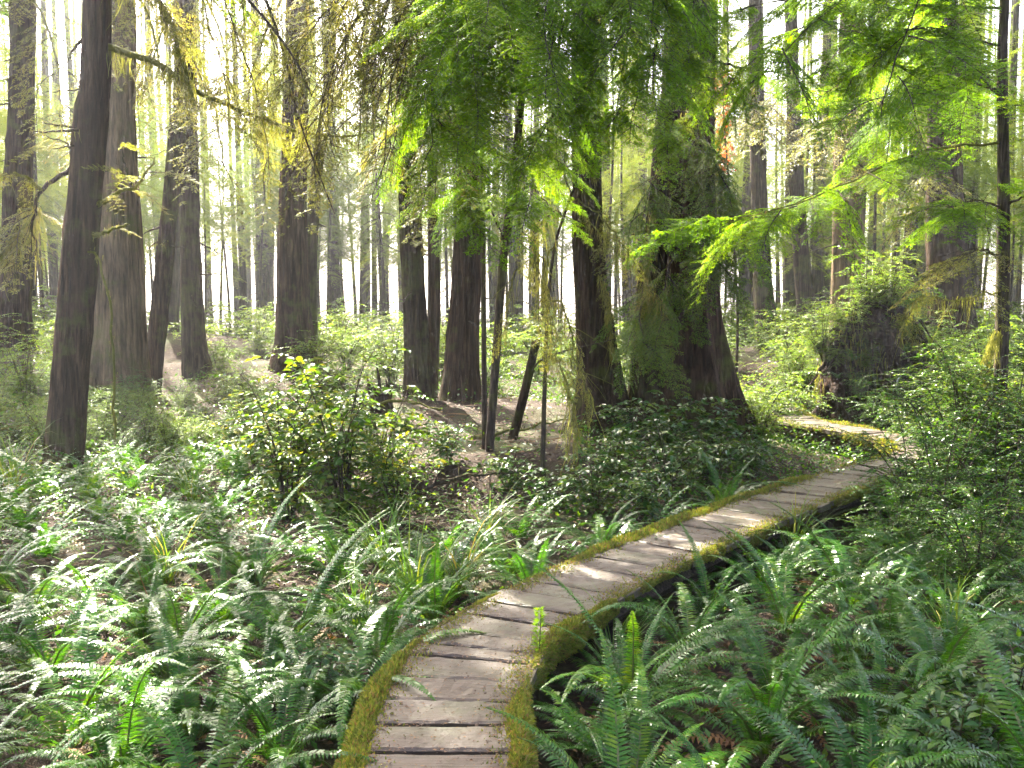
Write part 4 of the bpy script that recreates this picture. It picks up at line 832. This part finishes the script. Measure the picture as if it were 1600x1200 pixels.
SH = {
 'salal': [shrub_meshes(.62, .55, 10, .085, .62, 'salal', 'salal', 600 + q, .9) for q in range(4)],
 'berry': [shrub_meshes(1.3, .75, 13, .080, .64, 'berry', 'berry', 620 + q, 1.3) for q in range(4)],
 'huckle': [shrub_meshes(1.15, .80, 15, .034, .55, 'huckle', 'huckle', 640 + q, 2.3, 'd') for q in range(3)],
 'pale': [shrub_meshes(1.15, .85, 13, .050, .5, 'pale', 'paleshrub', 660 + q, 1.8, 'd') for q in range(3)],
 'far': [shrub_meshes(1.2, 1.0, 11, .085, .5, 'pale', 'paleshrub', 680 + q, 1.3, 'd') for q in range(4)],
}
SHRUBS = []
def shrub(kind, x, y, sc, label, group=None, name=None, dz=0.0, parent_z=None, sz=1.0):
    z = float(H(np.array([x]), np.array([y]))[0]) if parent_z is None else parent_z
    st, fo = SH[kind][rng.integers(0, len(SH[kind]))]
    nm = name or {'salal': 'salal_shrub', 'berry': 'berry_shrub', 'huckle': 'huckleberry_shrub', 'pale': 'leafy_shrub', 'far': 'leafy_shrub'}[kind]
    T = empty(nm, (x, y, z + dz), label, 'shrub', group); T.rotation_euler = (rng.normal(0, .06), rng.normal(0, .06), rng.uniform(0, 6.28)); T.scale = (sc, sc, sc * sz)
    link('stems', st, T); link('foliage', fo, T); SHRUBS.append((x, y, sc * (.55 if kind == 'salal' else .75))); return T
def shrub_px(kind, u, v, d, sc, label, group=None, **kw):
    p = PX(u, v, d); return shrub(kind, p[0], d, sc, label, group, **kw)
# the big leafy bush left of centre
shrub_px('berry', 540, 800, 8.9, 1.05, 'tall broad-leaved shrub below the jagged stump, highest of its thicket')
shrub_px('berry', 450, 800, 9.2, .95, 'broad-leaved shrub with yellowing leaves at the edge of the sunlit ferns')
shrub_px('berry', 620, 800, 8.7, .70, 'low broad-leaved shrub at the right end of the leafy thicket')
shrub_px('berry', 590, 760, 9.8, .85, 'broad-leaved shrub at the back of the thicket beneath the straight brown trunk')
shrub_px('berry', 480, 720, 10.8, .8, 'broad-leaved shrub in front of the stout fluted trunk on the mound')
shrub_px('berry', 400, 720, 10.8, .6, 'small sunlit shrub in front of the curved-foot trunk')
shrub_px('salal', 700, 760, 10.0, .7, 'low bright sunlit shrub on bare soil below the two saplings')
shrub_px('salal', 800, 760, 9.6, .75, 'low shrub under the hanging yellow moss')
# salal about the giant cedar
for (u, v, d, sc, lb) in ((985, 700, 11.8, 1.0, 'glossy-leaved shrub growing between the dark flared trunk and the giant cedar'), (1050, 700, 11.9, 1.1, 'glossy-leaved shrub climbing the middle of the giant cedar foot'), (1120, 710, 11.8, 1.0, 'glossy-leaved shrub at the right foot of the giant cedar'),
                          (960, 740, 10.4, .9, 'glossy-leaved shrub below the dark flared trunk'), (1040, 770, 9.9, 1.0, 'glossy-leaved shrub midway between giant cedar and boardwalk'), (1110, 760, 10.2, .9, 'glossy-leaved shrub right of the bright strap-leaved fern'),
                          (930, 800, 9.0, .8, 'glossy-leaved shrub left of the boardwalk where the moss rags hang'), (1010, 800, 8.9, .75, 'glossy-leaved shrub close above the boardwalk bend'), (1170, 730, 10.9, .8, 'glossy-leaved shrub beside the straight stretch of boardwalk'), (870, 790, 9.2, .7, 'glossy-leaved shrub under the yellow moss curtain')):
    shrub_px('salal', u, v, d, sc, lb)
for (u, v, d, sc, lb) in ((1190, 690, 13.6, .95, 'pale feathery shrub right of the giant cedar foot'), (1235, 668, 15.6, .9, 'pale feathery shrub where the far boardwalk disappears'), (1165, 640, 15.8, 1.0, 'pale feathery shrub behind the giant cedar'), (1255, 620, 18.0, 1.0, 'pale feathery shrub left of the root mound'),
                          (1480, 620, 15.0, 1.1, 'pale feathery shrub right of the root mound'), (1540, 600, 15.5, 1.2, 'pale feathery shrub behind the slender near hemlock'), (1600, 640, 13.0, 1.1, 'pale feathery shrub at the right edge beyond the slender hemlock')):
    shrub_px('pale', u, v, d, sc, lb)
for (u, v, d, sc, lb) in ((1470, 840, 8.3, 1.0, 'small-leaved dark shrub overhanging the boardwalk, nearest the walk'), (1570, 860, 7.6, .95, 'small-leaved dark shrub at the right edge above the near ferns'), (1420, 780, 9.5, .85, 'small-leaved shrub hiding the boardwalk corner'), (1520, 740, 10.2, .95, 'small-leaved shrub in front of the slender hemlock foot'),
                          (1590, 720, 9.6, 1.0, 'small-leaved shrub right of the slender hemlock foot'), (1450, 690, 12.4, .85, 'small-leaved shrub in front of the root mound'), (1400, 830, 7.6, .55, 'little small-leaved shrub with yellow sunlit sprig beside the boardwalk'), (1380, 640, 14.9, .75, 'small-leaved shrub at the foot of the root mound'), (1530, 930, 6.6, .7, 'low small-leaved shrub just above the right-hand ferns')):
    shrub_px('huckle', u, v, d, sc, lb)
LM = [(u_, d_) for d_ in (11.8, 12.8, 13.8, 14.9, 16.0, 17.3) for u_ in range(-10, 470, 62)]
for k_, (u_, d_) in enumerate(LM):
    u_ += rng.uniform(-28, 28); d_ += rng.uniform(-.4, .4); p = PX(u_, 600, d_)
    if any(np.hypot(p[0] - t['base'][0], d_ - t['base'][1]) < .55 for t in TREES.values()) or (260 < u_ and d_ > 15.4 and rng.random() < .5): continue
    wh = 'behind the leaning near trunk' if u_ < 150 else 'below the pale weathered trunk' if u_ < 260 else 'on the slope below the curved-foot trunk' if u_ < 370 else 'below the stout fluted trunk'
    shrub('pale' if k_ % 3 else 'huckle', p[0], d_, rng.uniform(.32, .58), 'low sprawling bush ' + wh, 'low bushes ' + wh)
shrub('huckle', 4.35, 9.75, 1.05, 'small-leaved shrub bulging over the boardwalk just before its turn')
shrub('huckle', 4.75, 10.45, .95, 'small-leaved shrub filling the inside of the boardwalk turn')
# on the root mound
for (dx, dy, dz, sc, kd, lb) in ((-.55, -.15, 1.25, .85, 'pale', 'light green shrub on the left shoulder of the root mound'), (-.1, 0, 1.6, 1.0, 'pale', 'light green shrub crowning the root mound'), (.45, -.1, 1.35, .75, 'huckle', 'small-leaved shrub on the right shoulder of the root mound'), (-.25, -.5, 1.1, .3, 'huckle', 'little shrub clinging to the face of the root mound'), (.1, -.62, .75, .28, 'salal', 'small glossy shrub low on the root mound face'), (-.9, -.2, 1.0, .7, 'pale', 'pale shrub leaning over the left side of the root mound'), (.15, -.2, 1.75, .8, 'pale', 'pale shrub on the right of the root mound crown'), (-.3, -.55, .85, .4, 'pale', 'small pale shrub in the middle of the root mound face'), (.55, -.6, .5, .5, 'pale', 'pale shrub at the lower right of the root mound face'), (-.75, -.35, .9, .42, 'pale', 'light green shrub down the left flank of the root mound'), (.8, -.3, 1.0, .5, 'huckle', 'small-leaved shrub down the right flank of the root mound'), (.35, -.45, 1.35, .35, 'pale', 'little bright shrub at the upper right of the root mound face'), (-.45, -.62, .45, .4, 'huckle', 'small-leaved shrub at the lower left of the root mound face')):
    shrub(kd, rb[0] + dx, rb[1] + dy, sc, lb, parent_z=rb[2] + dz)
# understorey behind
n = 0
def back_label(x, y):
    u, v = proj(np.array([x, y, 1.0])); u = float(u)
    lm = [(60, 'near the dark trunk at the left edge'), (190, 'behind the pale weathered trunk'), (300, 'around the curved-foot trunk'), (400, 'left of the stout fluted trunk'), (540, 'behind the stout fluted trunk'), (620, 'behind the jagged stump'), (700, 'behind the straight brown trunks'), (830, 'behind the saplings at centre'), (920, 'behind the dark flared trunk'),
          (1080, 'behind the giant cedar'), (1190, 'around the slender trunk beyond the giant cedar'), (1270, 'left of the root mound'), (1380, 'behind the root mound'), (1500, 'around the broad reddish trunk'), (1600, 'behind the slender hemlock at right')]
    return min(lm, key=lambda q: abs(q[0] - u))[1]
cand = []
for q in range(1500):
    y = rng.uniform(15.5, 36); x = rng.uniform(-.56, .56) * y
    u, v = proj(np.array([x, y, .6]))
    if 560 < u < 900 and y < 17.5: continue
    if 230 < u < 430 and y < 20.5: continue
    if y < 17 and u > 1180: continue
    if any((x - a) ** 2 + (y - b_) ** 2 < (1.25 if y < 24 else 1.7) ** 2 for a, b_ in cand): continue
    if any(np.hypot(x - t['base'][0], y - t['base'][1]) < .7 for t in TREES.values()): continue
    if np.hypot(x - rb[0], y - rb[1]) < 1.4 or path_dist(x, y) < 1.0: continue
    cand.append((x, y))
for x, y in cand[:150]:
    wh = back_label(x, y)
    shrub('far' if y > 21 else 'pale', x, y, rng.uniform(.65, 1.1) * (1.15 if y > 26 else 1), ('hazy far ' if y > 24 else 'pale green ') + 'shrub ' + wh, ('far' if y > 24 else 'nearer') + ' shrubs ' + wh)

# ------------------------------------------------------------------ ferns
def fern(x, y, sc, label, group, detail=True, seed=0, nfr=None, z=None):
    r = np.random.default_rng(seed); z = float(H(np.array([x]), np.array([y]))[0]) if z is None else z
    if not detail:
        o = link('fern', FARFERN[r.integers(0, 6)], None, (x, y, z)); o.rotation_euler = (r.normal(0, .1), r.normal(0, .1), r.uniform(0, 6.28)); o.scale = (sc,) * 3
        o['label'] = label; o['category'] = 'fern'; o['group'] = group; return
    T = empty('fern', (x, y, z), label, 'fern', group); n = nfr or int(r.integers(15, 23))
    for k in range(n):
        a = k * 2.399 + r.uniform(-.35, .35); R = np.array([[math.cos(a), -math.sin(a), 0], [math.sin(a), math.cos(a), 0], [0, 0, 1]])
        tl = r.normal(0, .12); R = R @ np.array([[1, 0, 0], [0, math.cos(tl), -math.sin(tl)], [0, math.sin(tl), math.cos(tl)]])
        me = FRONDS[r.integers(0, 12)] if r.random() > .08 else DRY[r.integers(0, 2)]
        link('frond', me, T, mat=matx(R, (.02 * math.cos(a), .02 * math.sin(a), r.uniform(-.02, .03)), sc * r.uniform(.62, 1.15)))
FERNS = []
def place_fern(x, y, sc, mind=.42):
    if any((x - a) ** 2 + (y - b_) ** 2 < (mind * .5 * (sc + c)) ** 2 * 4 * .5 for a, b_, c in FERNS): return False
    FERNS.append((x, y, sc)); return True
# individual ferns that stand out
for (u, v, d, sc, lb) in ((455, 1060, 5.5, 1.15, 'large dark arching fern left of the boardwalk, its fronds fanning wide'), (1190, 1190, 4.3, 1.1, 'long-fronded fern at the bottom right of the boardwalk, fronds crossing low'), (1230, 990, 5.9, 1.1, 'tall dense fern under the right side of the boardwalk bend'),
                          (690, 920, 6.9, 1.0, 'fern mixed with grass blades left of the boardwalk bend'), (1130, 790, 9.2, .95, 'bright green strap-leaved fern below the giant cedar'), (940, 860, 7.9, .8, 'small fern touching the left edge of the boardwalk bend'), (1460, 1110, 4.9, 1.05, 'upright fern with two tall fronds in the lower right ferns'),
                          (930, 1160, 4.3, .75, 'small pale fern against the right edge of the near boardwalk'), (110, 1180, 4.4, 1.1, 'sunlit arching fern at the lower left corner, fronds white with light'), (300, 1190, 4.5, 1.0, 'sunlit fern with bright lime frond near the bottom left')):
    p = PX(u, v, d); place_fern(p[0], d, sc); fern(p[0], d, sc, lb, '', True, 3000 + int(u))
cnt = 0; pend = []
for q in range(6000):
    y = rng.uniform(3.3, 13.2); x = rng.uniform(-.62, .62) * y
    pd = float(path_dist(x, y)); left = x < float(np.interp(y, PTH[:, 1], PTH[:, 0])) if y < 14 else True
    sc = rng.uniform(.72, 1.12)
    if pd < .33 + .21 * sc: continue
    u, v = proj(np.array([x, y, .3]))
    if left:
        if y > 11.6: continue
        if 640 < u < 900 and y > 8.2: continue
        if u > 880 and y > 8.2: continue
        if 380 < u < 660 and y > 7.9: continue
    else:
        if y > 7.6 and rng.random() > .12: continue
        if u > 1480 and y > 6.4: continue
    if any((x - a) ** 2 + (y - b_) ** 2 < (c * .55) ** 2 for a, b_, c in SHRUBS): continue
    if any(np.hypot(x - t['base'][0], y - t['base'][1]) < .5 for t in TREES.values()): continue
    if not place_fern(x, y, sc, .37): continue
    pend.append((x, y, sc, left, float(u)))
def fern_label(x, y, left, u):
    if left:
        if y < 5.6: return 'arching fern in the lower left bank of ferns' if u < 330 else 'dark fern close left of the near boardwalk'
        if y < 7.6: return ('fern in the sunlit patch at the left edge' if u < 170 else 'fern in the sunlit patch below the leaning near trunk' if u < 420 else 'shaded fern between the sunlit patch and the boardwalk')
        return ('fern growing around the foot of the leaning near trunk' if u < 200 else 'fern on the slope below the pale weathered trunk' if u < 400 else 'fern beside the broad-leaved thicket left of the boardwalk')
    if y < 4.6: return 'fern close right of the near boardwalk' if u < 1250 else 'fern in the lower right corner among glossy leaves'
    return 'fern under the right edge of the boardwalk bend' if u < 1250 else 'fern below the dark small-leaved shrubs at right'
pend.sort(key=lambda f: f[1])
for kx, (x, y, sc, left, u) in enumerate(pend):
    lb = fern_label(x, y, left, u); fern(x, y, sc, lb, 'ferns: ' + lb, y < 7.3, 4000 + kx)
for (u, v, d, sc, lb) in ((1262, 652, 16.2, .8, 'upright fern at the far end of the boardwalk'), (1150, 770, 9.7, .7, 'small fern right of the strap-leaved fern below the giant cedar')):
    p = PX(u, v, d); fern(p[0], d, sc, lb, '', False, 77 + u)
for kx, (dx, dy, dz, sc) in enumerate(((-.5, -.45, 1.0, .5), (.3, -.5, 1.15, .5), (-.7, -.3, .7, .45), (.65, -.4, .6, .45))):
    fern(rb[0] + dx, rb[1] + dy, sc, 'small fern rooted in the face of the root mound', 'ferns on the root mound', False, 900 + kx, z=rb[2] + dz)

# ------------------------------------------------------------------ grass tufts
def tuft(seed, n=50, L=.80):
    r = np.random.default_rng(seed); mb = MB(); ns = 6; t = np.linspace(0, 1, ns + 1)
    a = r.uniform(0, 6.28, n); e0 = np.radians(r.uniform(62, 88, n)); dr = np.radians(r.uniform(40, 130, n)); l = L * r.uniform(.5, 1.15, n); w = r.uniform(.008, .015, n)
    ang = e0[:, None] - dr[:, None] * t ** 1.5; dx = np.cumsum(np.cos(ang), 1) / ns * l[:, None]; dz = np.cumsum(np.sin(ang), 1) / ns * l[:, None]
    c = np.stack([np.cos(a)[:, None] * dx, np.sin(a)[:, None] * dx, dz], -1) + np.stack([r.normal(0, .03, n), r.normal(0, .03, n), np.full(n, -.08)], -1)[:, None]
    s = np.stack([-np.sin(a), np.cos(a), 0 * a], -1)[:, None] * (w[:, None] * (1 - .9 * t ** 1.5) / 2)[..., None]
    V = np.stack([c - s, c + s], 2).reshape(n, -1, 3); b = (np.arange(n) * (ns + 1) * 2)[:, None] + (np.arange(ns) * 2)[None]
    mb.add(V, np.stack([b, b + 1, b + 3, b + 2], -1).reshape(-1, 4)); return mb.mesh('grass_tuft', [M['grass']])
TUFT = [tuft(700 + q) for q in range(4)]
for k, (u, v, d, sc, lb) in enumerate(((650, 960, 6.4, 1.1, 'tall grass tuft left of the boardwalk'), (720, 930, 6.9, 1.0, 'grass tuft close to the left edge of the boardwalk bend'), (600, 900, 7.4, 1.0, 'grass tuft below the broad-leaved thicket'), (560, 980, 6.2, .9, 'grass tuft beside the large dark arching fern'),
                                     (760, 860, 7.9, .8, 'grass tuft near the fallen branch'), (1240, 850, 7.7, .9, 'grass tuft on the right edge of the boardwalk'), (960, 1040, 5.3, .7, 'grass tuft with pale dry blades in the dark under the boardwalk'), (1480, 1040, 5.6, 1.0, 'tall arching grass blades in the lower right ferns'),
                                     (260, 880, 7.2, .9, 'grass tuft among the sunlit ferns'), (300, 760, 9.4, .8, 'grass tuft below the slim leaning trunk'), (1090, 830, 8.1, .6, 'small grass tuft at the outer edge of the walk'), (20, 760, 10.0, 1.1, 'broad grass tuft at the left edge'))):
    p = PX(u, v, d); x, y = p[0], d; o = link('grass_tuft', TUFT[k % 4], None, (x, y, float(H(np.array([x]), np.array([y]))[0]))); o.rotation_euler = (0, 0, k * 1.3); o.scale = (sc,) * 3
    o['label'] = lb; o['category'] = 'grass'
# broad glossy leaves by the frame's lower right and left of the walk
for (u, v, d, sc, lb) in ((1500, 1190, 4.1, .75, 'glossy broad-leaved plant in the lower right corner'), (1590, 1150, 4.4, .8, 'glossy broad-leaved plant cut by the right edge'), (1420, 1190, 4.0, .5, 'small glossy plant left of the corner plant'), (500, 1150, 4.7, .55, 'glossy broad-leaved plant against the left edge of the near boardwalk')):
    shrub_px('salal', u, v, d, sc, lb)
# conifer seedling at the walk
x, y = .13, 4.72; z = float(H(np.array([x]), np.array([y]))[0])
T = empty('conifer_seedling', (x, y, z), 'tiny conifer seedling standing at the right edge of the boardwalk', 'seedling')
mb = MB(); hs = .56; tube(mb, np.array([[0, 0, -.05], [0, 0, hs * .5], [.01, 0, hs]]), [.006, .004, .002], 5); link('stem', mb.mesh('stem', [M['twig']]), T)
mb = MB(); n = 420; z_ = hs * (.35 + .65 * rng.random(n)); a = rng.uniform(0, 6.28, n); rr_ = .05 * (1.1 - z_ / hs) * rng.random(n); diamonds(mb, np.stack([rr_ * np.cos(a), rr_ * np.sin(a), z_], -1), np.stack([np.cos(a), np.sin(a), rng.uniform(.1, .8, n)], -1), rng.normal(0, 1, (n, 3)), .03, .005); link('needles', mb.mesh('needles', [M['hemlock']]), T)

# ------------------------------------------------------------------ far trees
def far_trunk(seed):
    r = np.random.default_rng(seed); n = 40; z = np.linspace(-.6, 26, n); P = np.stack([.25 * np.sin(z * .12 + r.uniform(0, 6)) * z / 26, .0 * z, z], -1); R = .17 * (1 - z / 28) + .01
    mb = trunk_mb(P, R, 14, seed, .05, .25, .006)
    for k in range(26):
        zz_ = r.uniform(2.5, 22); a = r.uniform(0, 6.28); l = r.uniform(.3, 1.3); w = np.linspace(0, 1, 4)[:, None]; tube(mb, np.array([0, 0, zz_]) + np.array([math.cos(a), math.sin(a), .1]) * l * w + np.array([0, 0, -.4 * l]) * w ** 2, np.linspace(.022, .006, 4), 4)
    return mb.mesh('trunk', [M['bark_far']], True)
FT = [far_trunk(800 + q) for q in range(6)]
FC = [crown_mb(np.zeros(3), z0, z1, R_, nb, 820 + q, 'mid', None, False).mesh('crown', [M['farleaf']]) for q, (z0, z1, R_, nb) in enumerate(((3.4, 12, 2.2, 50), (4.4, 12, 2.4, 50), (5.2, 13, 2.4, 46), (6.5, 13, 2.5, 40), (3.8, 11, 2.0, 46), (8.0, 14, 2.2, 30)))]
FARS = []; tries = 0
while len(FARS) < 150 and tries < 16000:
    tries += 1
    y = rng.uniform(24, 62) if rng.random() < .8 else rng.uniform(24, 36); x = rng.uniform(-.60, .60) * y
    if any((x - a) ** 2 + (y - b_) ** 2 < 1.7 ** 2 for a, b_ in FARS): continue
    if any(np.hypot(x - t['base'][0], y - t['base'][1]) < 1.6 for t in TREES.values()): continue
    u = 800 + FPX * x / y
    if y < 34 and any(abs(u - w) < 26 for w in (120, 230, 350, 580, 850, 990)): continue
    if blocks(x, y, 5, 13, 1.7): continue
    FARS.append((x, y))
FARS.sort(key=lambda f: f[1])
for k, (x, y) in enumerate(FARS):
    wh = back_label(x, y); band = 'hazy mid-distance' if y < 40 else 'faint far'
    T = empty('far_tree', (x, y, float(H(np.array([x]), np.array([y]))[0])), band + ' tree ' + wh, 'tree', band + ' trees ' + wh)
    sc = rng.uniform(.75, 1.5) if y < 40 else rng.uniform(.65, 1.25); T.scale = (sc, sc, rng.uniform(.9, 1.1)); T.rotation_euler = (rng.normal(0, .015), rng.normal(0, .015), rng.uniform(0, 6.28))
    link('trunk', FT[k % 6], T); link('crown', FC[rng.integers(0, 6)], T)

def young_mesh(seed, z0, z1, R_, nb):
    r = np.random.default_rng(seed); z = np.linspace(-.5, z1 + .3, 16); tr = MB(); tube(tr, np.stack([.12 * np.sin(z * .5 + seed), .1 * np.cos(z * .4), z], -1), np.linspace(.06, .01, 16), 7)
    for k in range(18):
        zz_ = r.uniform(.8, z0 + 1); a = r.uniform(0, 6.28); l = r.uniform(.3, 1.0); w = np.linspace(0, 1, 4)[:, None]; tube(tr, np.array([0, 0, zz_]) + np.array([math.cos(a), math.sin(a), -.05]) * l * w + np.array([0, 0, -.4 * l]) * w ** 2, np.linspace(.012, .003, 4), 4)
    return tr.mesh('trunk', [M['twig']], True), crown_mb(np.zeros(3), z0, z1, R_, nb, seed + 5, 'mid', None, False).mesh('crown', [M['farleaf']])
YM = [young_mesh(860 + q * 9, *a) for q, a in enumerate(((2.8, 9.5, 2.1, 56), (3.4, 10.5, 2.3, 62), (2.4, 8.0, 1.8, 46), (4.0, 11.5, 2.4, 64)))]
YT = []; tries = 0
while len(YT) < 84 and tries < 9000:
    tries += 1; y = rng.uniform(18.5, 44); x = (rng.uniform(-.56, 0) if rng.random() < .62 else rng.uniform(0, .56)) * y; u = 800 + FPX * x / y
    if any((x - a) ** 2 + (y - b_) ** 2 < (1.7 if x < 0 else 2.2) ** 2 for a, b_ in YT): continue
    if any(np.hypot(x - t['base'][0], y - t['base'][1]) < 1.2 for t in TREES.values()): continue
    if y < 22 and (60 < u < 560 or 600 < u < 780 or 1290 < u < 1530): continue
    if abs(u - 130) < 30 or abs(u - 570) < 25 or abs(u - 1220) < 20: continue
    if blocks(x, y, 3.5, 9, 1.4): continue
    YT.append((x, y))
for k, (x, y) in enumerate(sorted(YT, key=lambda f: f[1])):
    wh = back_label(x, y); T = empty('young_hemlock', (x, y, float(H(np.array([x]), np.array([y]))[0])), 'lacy young hemlock ' + wh, 'tree', 'young hemlocks ' + wh)
    sc = rng.uniform(.8, 1.15); T.scale = (sc, sc, sc); T.rotation_euler = (0, 0, rng.uniform(0, 6.28)); tr, cr = YM[k % 4]; link('trunk', tr, T); link('crown', cr, T)

FY = []; tries = 0
while len(FY) < 130 and tries < 12000:
    tries += 1; y = rng.uniform(33, 62); x = rng.uniform(-.57, .57) * y
    if any((x - a) ** 2 + (y - b_) ** 2 < 2.0 ** 2 for a, b_ in FY): continue
    if any((x - a) ** 2 + (y - b_) ** 2 < .8 for a, b_ in FARS): continue
    FY.append((x, y))
for k, (x, y) in enumerate(FY):
    wh = back_label(x, y); T = empty('young_hemlock', (x, y, float(H(np.array([x]), np.array([y]))[0])), 'far leafy hemlock ' + wh, 'tree', 'far leafy hemlocks ' + wh)
    sc = rng.uniform(1.15, 1.8); T.scale = (sc * .9, sc * .9, sc); T.rotation_euler = (0, 0, rng.uniform(0, 6.28)); tr, cr = YM[k % 4]; link('trunk', tr, T); link('crown', cr, T)

# ------------------------------------------------------------------ litter, low ground cover, fallen sticks
gc = MB(); n = 100000; y = 3 + 17 * rng.random(n) ** .8; x = rng.uniform(-.6, .6, n) * y; pd = path_dist(x, y); u = 800 + FPX * x / y
bare = (u > 560) & (u < 900) & (y > 9.2) & (y < 16.5); bare2 = (u > 240) & (u < 460) & (y > 14)
ok = (pd > .42) & ~((y < 8.5) & (rng.random(n) > .22)) & ~(bare & (rng.random(n) > .08)) & ~(bare2 & (rng.random(n) > .2)); x, y = x[ok], y[ok]; n = len(x)
z = H(x, y); L = rng.uniform(.03, .075, n); diamonds(gc, np.stack([x, y, z + np.abs(rng.normal(0, .12, n))], -1), np.c_[rng.normal(0, 1, (n, 2)), rng.normal(.25, .4, n)], np.array([[0, 0, 1.]]) + rng.normal(0, .4, (n, 3)), L, L * .5)
link('ground_cover', gc.mesh('ground_cover', [M['huckle']]), kind='stuff', label='low leafy ground cover between the ferns and shrubs', category='ground cover')
lt = MB(); n = 42000; y = 3 + 16 * rng.random(n) ** .8; x = rng.uniform(-.58, .58, n) * y; pd = path_dist(x, y); ok = pd > .36; x, y = x[ok], y[ok]; n = len(x)
L = rng.uniform(.02, .07, n); diamonds(lt, np.stack([x, y, H(x, y) + .012 + .03 * rng.random(n)], -1), np.c_[rng.normal(0, 1, (n, 2)), rng.normal(0, .2, n)], np.array([[0, 0, 1.]]) + rng.normal(0, .3, (n, 3)), L, L * rng.uniform(.1, .5, n))
n = 900; y = 5 + 15 * rng.random(n); x = rng.uniform(-.55, .55, n) * y; ok = path_dist(x, y) > .5; x, y = x[ok], y[ok]; n = len(x); L = rng.uniform(.15, .6, n)
diamonds(lt, np.stack([x, y, H(x, y) + .03 + .05 * rng.random(n)], -1), np.c_[rng.normal(0, 1, (n, 2)), rng.normal(0, .12, n)], np.array([[0, 0, 1.]]) + rng.normal(0, .5, (n, 3)), L, .018, .3)
link('leaf_litter', lt.mesh('leaf_litter', [M['litter']]), kind='stuff', label='brown needles and dead leaves strewn over the soil', category='leaf litter')
for (pts, r0, lb) in (([(560, 640, 14.5), (620, 625, 14.2), (690, 640, 14.0)], .03, 'fallen branch across the brown mound beside the stump'), ([(640, 770, 9.3), (720, 745, 9.4), (810, 738, 9.5)], .02, 'pale fallen branch lying over the sunlit low leaves'),
                      ([(720, 690, 12), (770, 680, 12), (880, 655, 12.4)], .025, 'fallen stick leading from the saplings toward the dark flared trunk'), ([(540, 610, 15.5), (520, 585, 15.5), (470, 560, 15.6)], .018, 'thin dead stick arching left of the jagged stump'),
                      ([(160, 640, 13.5), (60, 660, 13.0), (0, 672, 12.6)], .05, 'fallen mossy log at the left edge behind the leaning near trunk'), ([(690, 790, 8.6), (780, 830, 8.2), (850, 880, 7.8)], .012, 'thin twig sloping down toward the boardwalk bend')):
    P = [PX(*p) for p in pts]; P = np.array([[p[0], p[1], max(p[2], float(H(p[:1], p[1:2])[0]) + r0 * .6)] for p in P]); b = P[0].copy()
    mb = MB(); Q = resample(P, 14); Q[1:-1] += rng.normal(0, .012, (12, 3)); tube(mb, Q - b, np.linspace(r0, r0 * .35, 14) * (1 + rng.normal(0, .06, 14)), 8)
    for q in range(5):
        i = rng.integers(3, 13); d = nrmz(rng.normal(0, 1, 3) + [0, 0, .5]); w = np.linspace(0, 1, 4)[:, None]; tube(mb, Q[i] - b + d * rng.uniform(.1, .35) * w, np.linspace(r0 * .4, .002, 4), 4)
    o = link('fallen_branch', mb.mesh('fallen_branch', [M['mossybranch' if r0 > .02 else 'twig']], True), None, b); o['label'] = lb; o['category'] = 'branch'
# rusty autumn leaves beside the giant cedar
b = PX(1150, 560, 18.5); b[2] = float(H(b[:1], b[1:2])[0])
T = empty('vine_maple', b, 'thin stem with orange autumn leaves just right of the giant cedar', 'small tree')
P = resample(np.array([b, b + [0, 0, 2], PX(1132, 200, 18.5), PX(1128, 110, 18.5)]), 14); mb = MB(); tube(mb, P - b, np.linspace(.03, .008, 14), 6); link('trunk', mb.mesh('trunk', [M['twig']]), T)
mb = MB(); n = 260; c = np.array([PX(u, v, 18.5 + e) for u, v, e in zip(rng.normal(1130, 9, n), rng.uniform(110, 270, n), rng.normal(0, .25, n))]) - b; L = rng.uniform(.04, .075, n); broad(mb, c, rng.normal(0, 1, (n, 3)), rng.normal(0, 1, (n, 3)), L, L * .9); link('leaves', mb.mesh('leaves', [M['autumn']]), T)

# ------------------------------------------------------------------ look-alikes: say which one of its row
ORD = ['leftmost', 'second from left', 'third from left', 'fourth from left', 'fifth from left', 'sixth from left', 'seventh from left', 'eighth from left', 'ninth from left', 'tenth from left', 'eleventh from left', 'twelfth from left']
same = {}
for o in list(SC.objects):
    if o.parent is None and o.get('category') and o.get('label'): same.setdefault(o['label'], []).append(o)
for lb, obs in same.items():
    if len(obs) < 2: continue
    obs.sort(key=lambda o: o.location.y); nr = 1 if len(obs) <= 6 else 2 if len(obs) <= 14 else 3
    rows = np.array_split(np.arange(len(obs)), nr); names = {1: [''], 2: ['near row', 'far row'], 3: ['near row', 'middle row', 'far row']}[nr]
    for ro, nm in zip(rows, names):
        mem = sorted((obs[i] for i in ro), key=lambda o: o.location.x / max(o.location.y, 1))
        for k, o in enumerate(mem):
            if len(mem) <= 12: o['label'] = lb + ', ' + ORD[k] + (' ' + nm if nm else '')
            else: o['label'] = lb + ', ' + nm

# ------------------------------------------------------------------ haze
hz = NT('haze_air'); hv = hz.n('VolumePrincipled'); hv.inputs['Color'].default_value = (.92, .95, 1.0, 1); hv.inputs['Density'].default_value = .0010; hv.inputs['Anisotropy'].default_value = .65
hz.l(hv.outputs[0], hz.out.inputs['Volume'])
mb = MB(); a = 262.0; V = np.array([[sx * a, sy * a + 1, zz_] for zz_ in (-5.0, 31.0) for sy in (-1, 1) for sx in (-1, 1)])
mb.add(V, [(0, 2, 3, 1), (4, 5, 7, 6), (0, 1, 5, 4), (2, 6, 7, 3), (0, 4, 6, 2), (1, 3, 7, 5)])
link('haze', mb.mesh('haze', [hz.m]), kind='stuff')
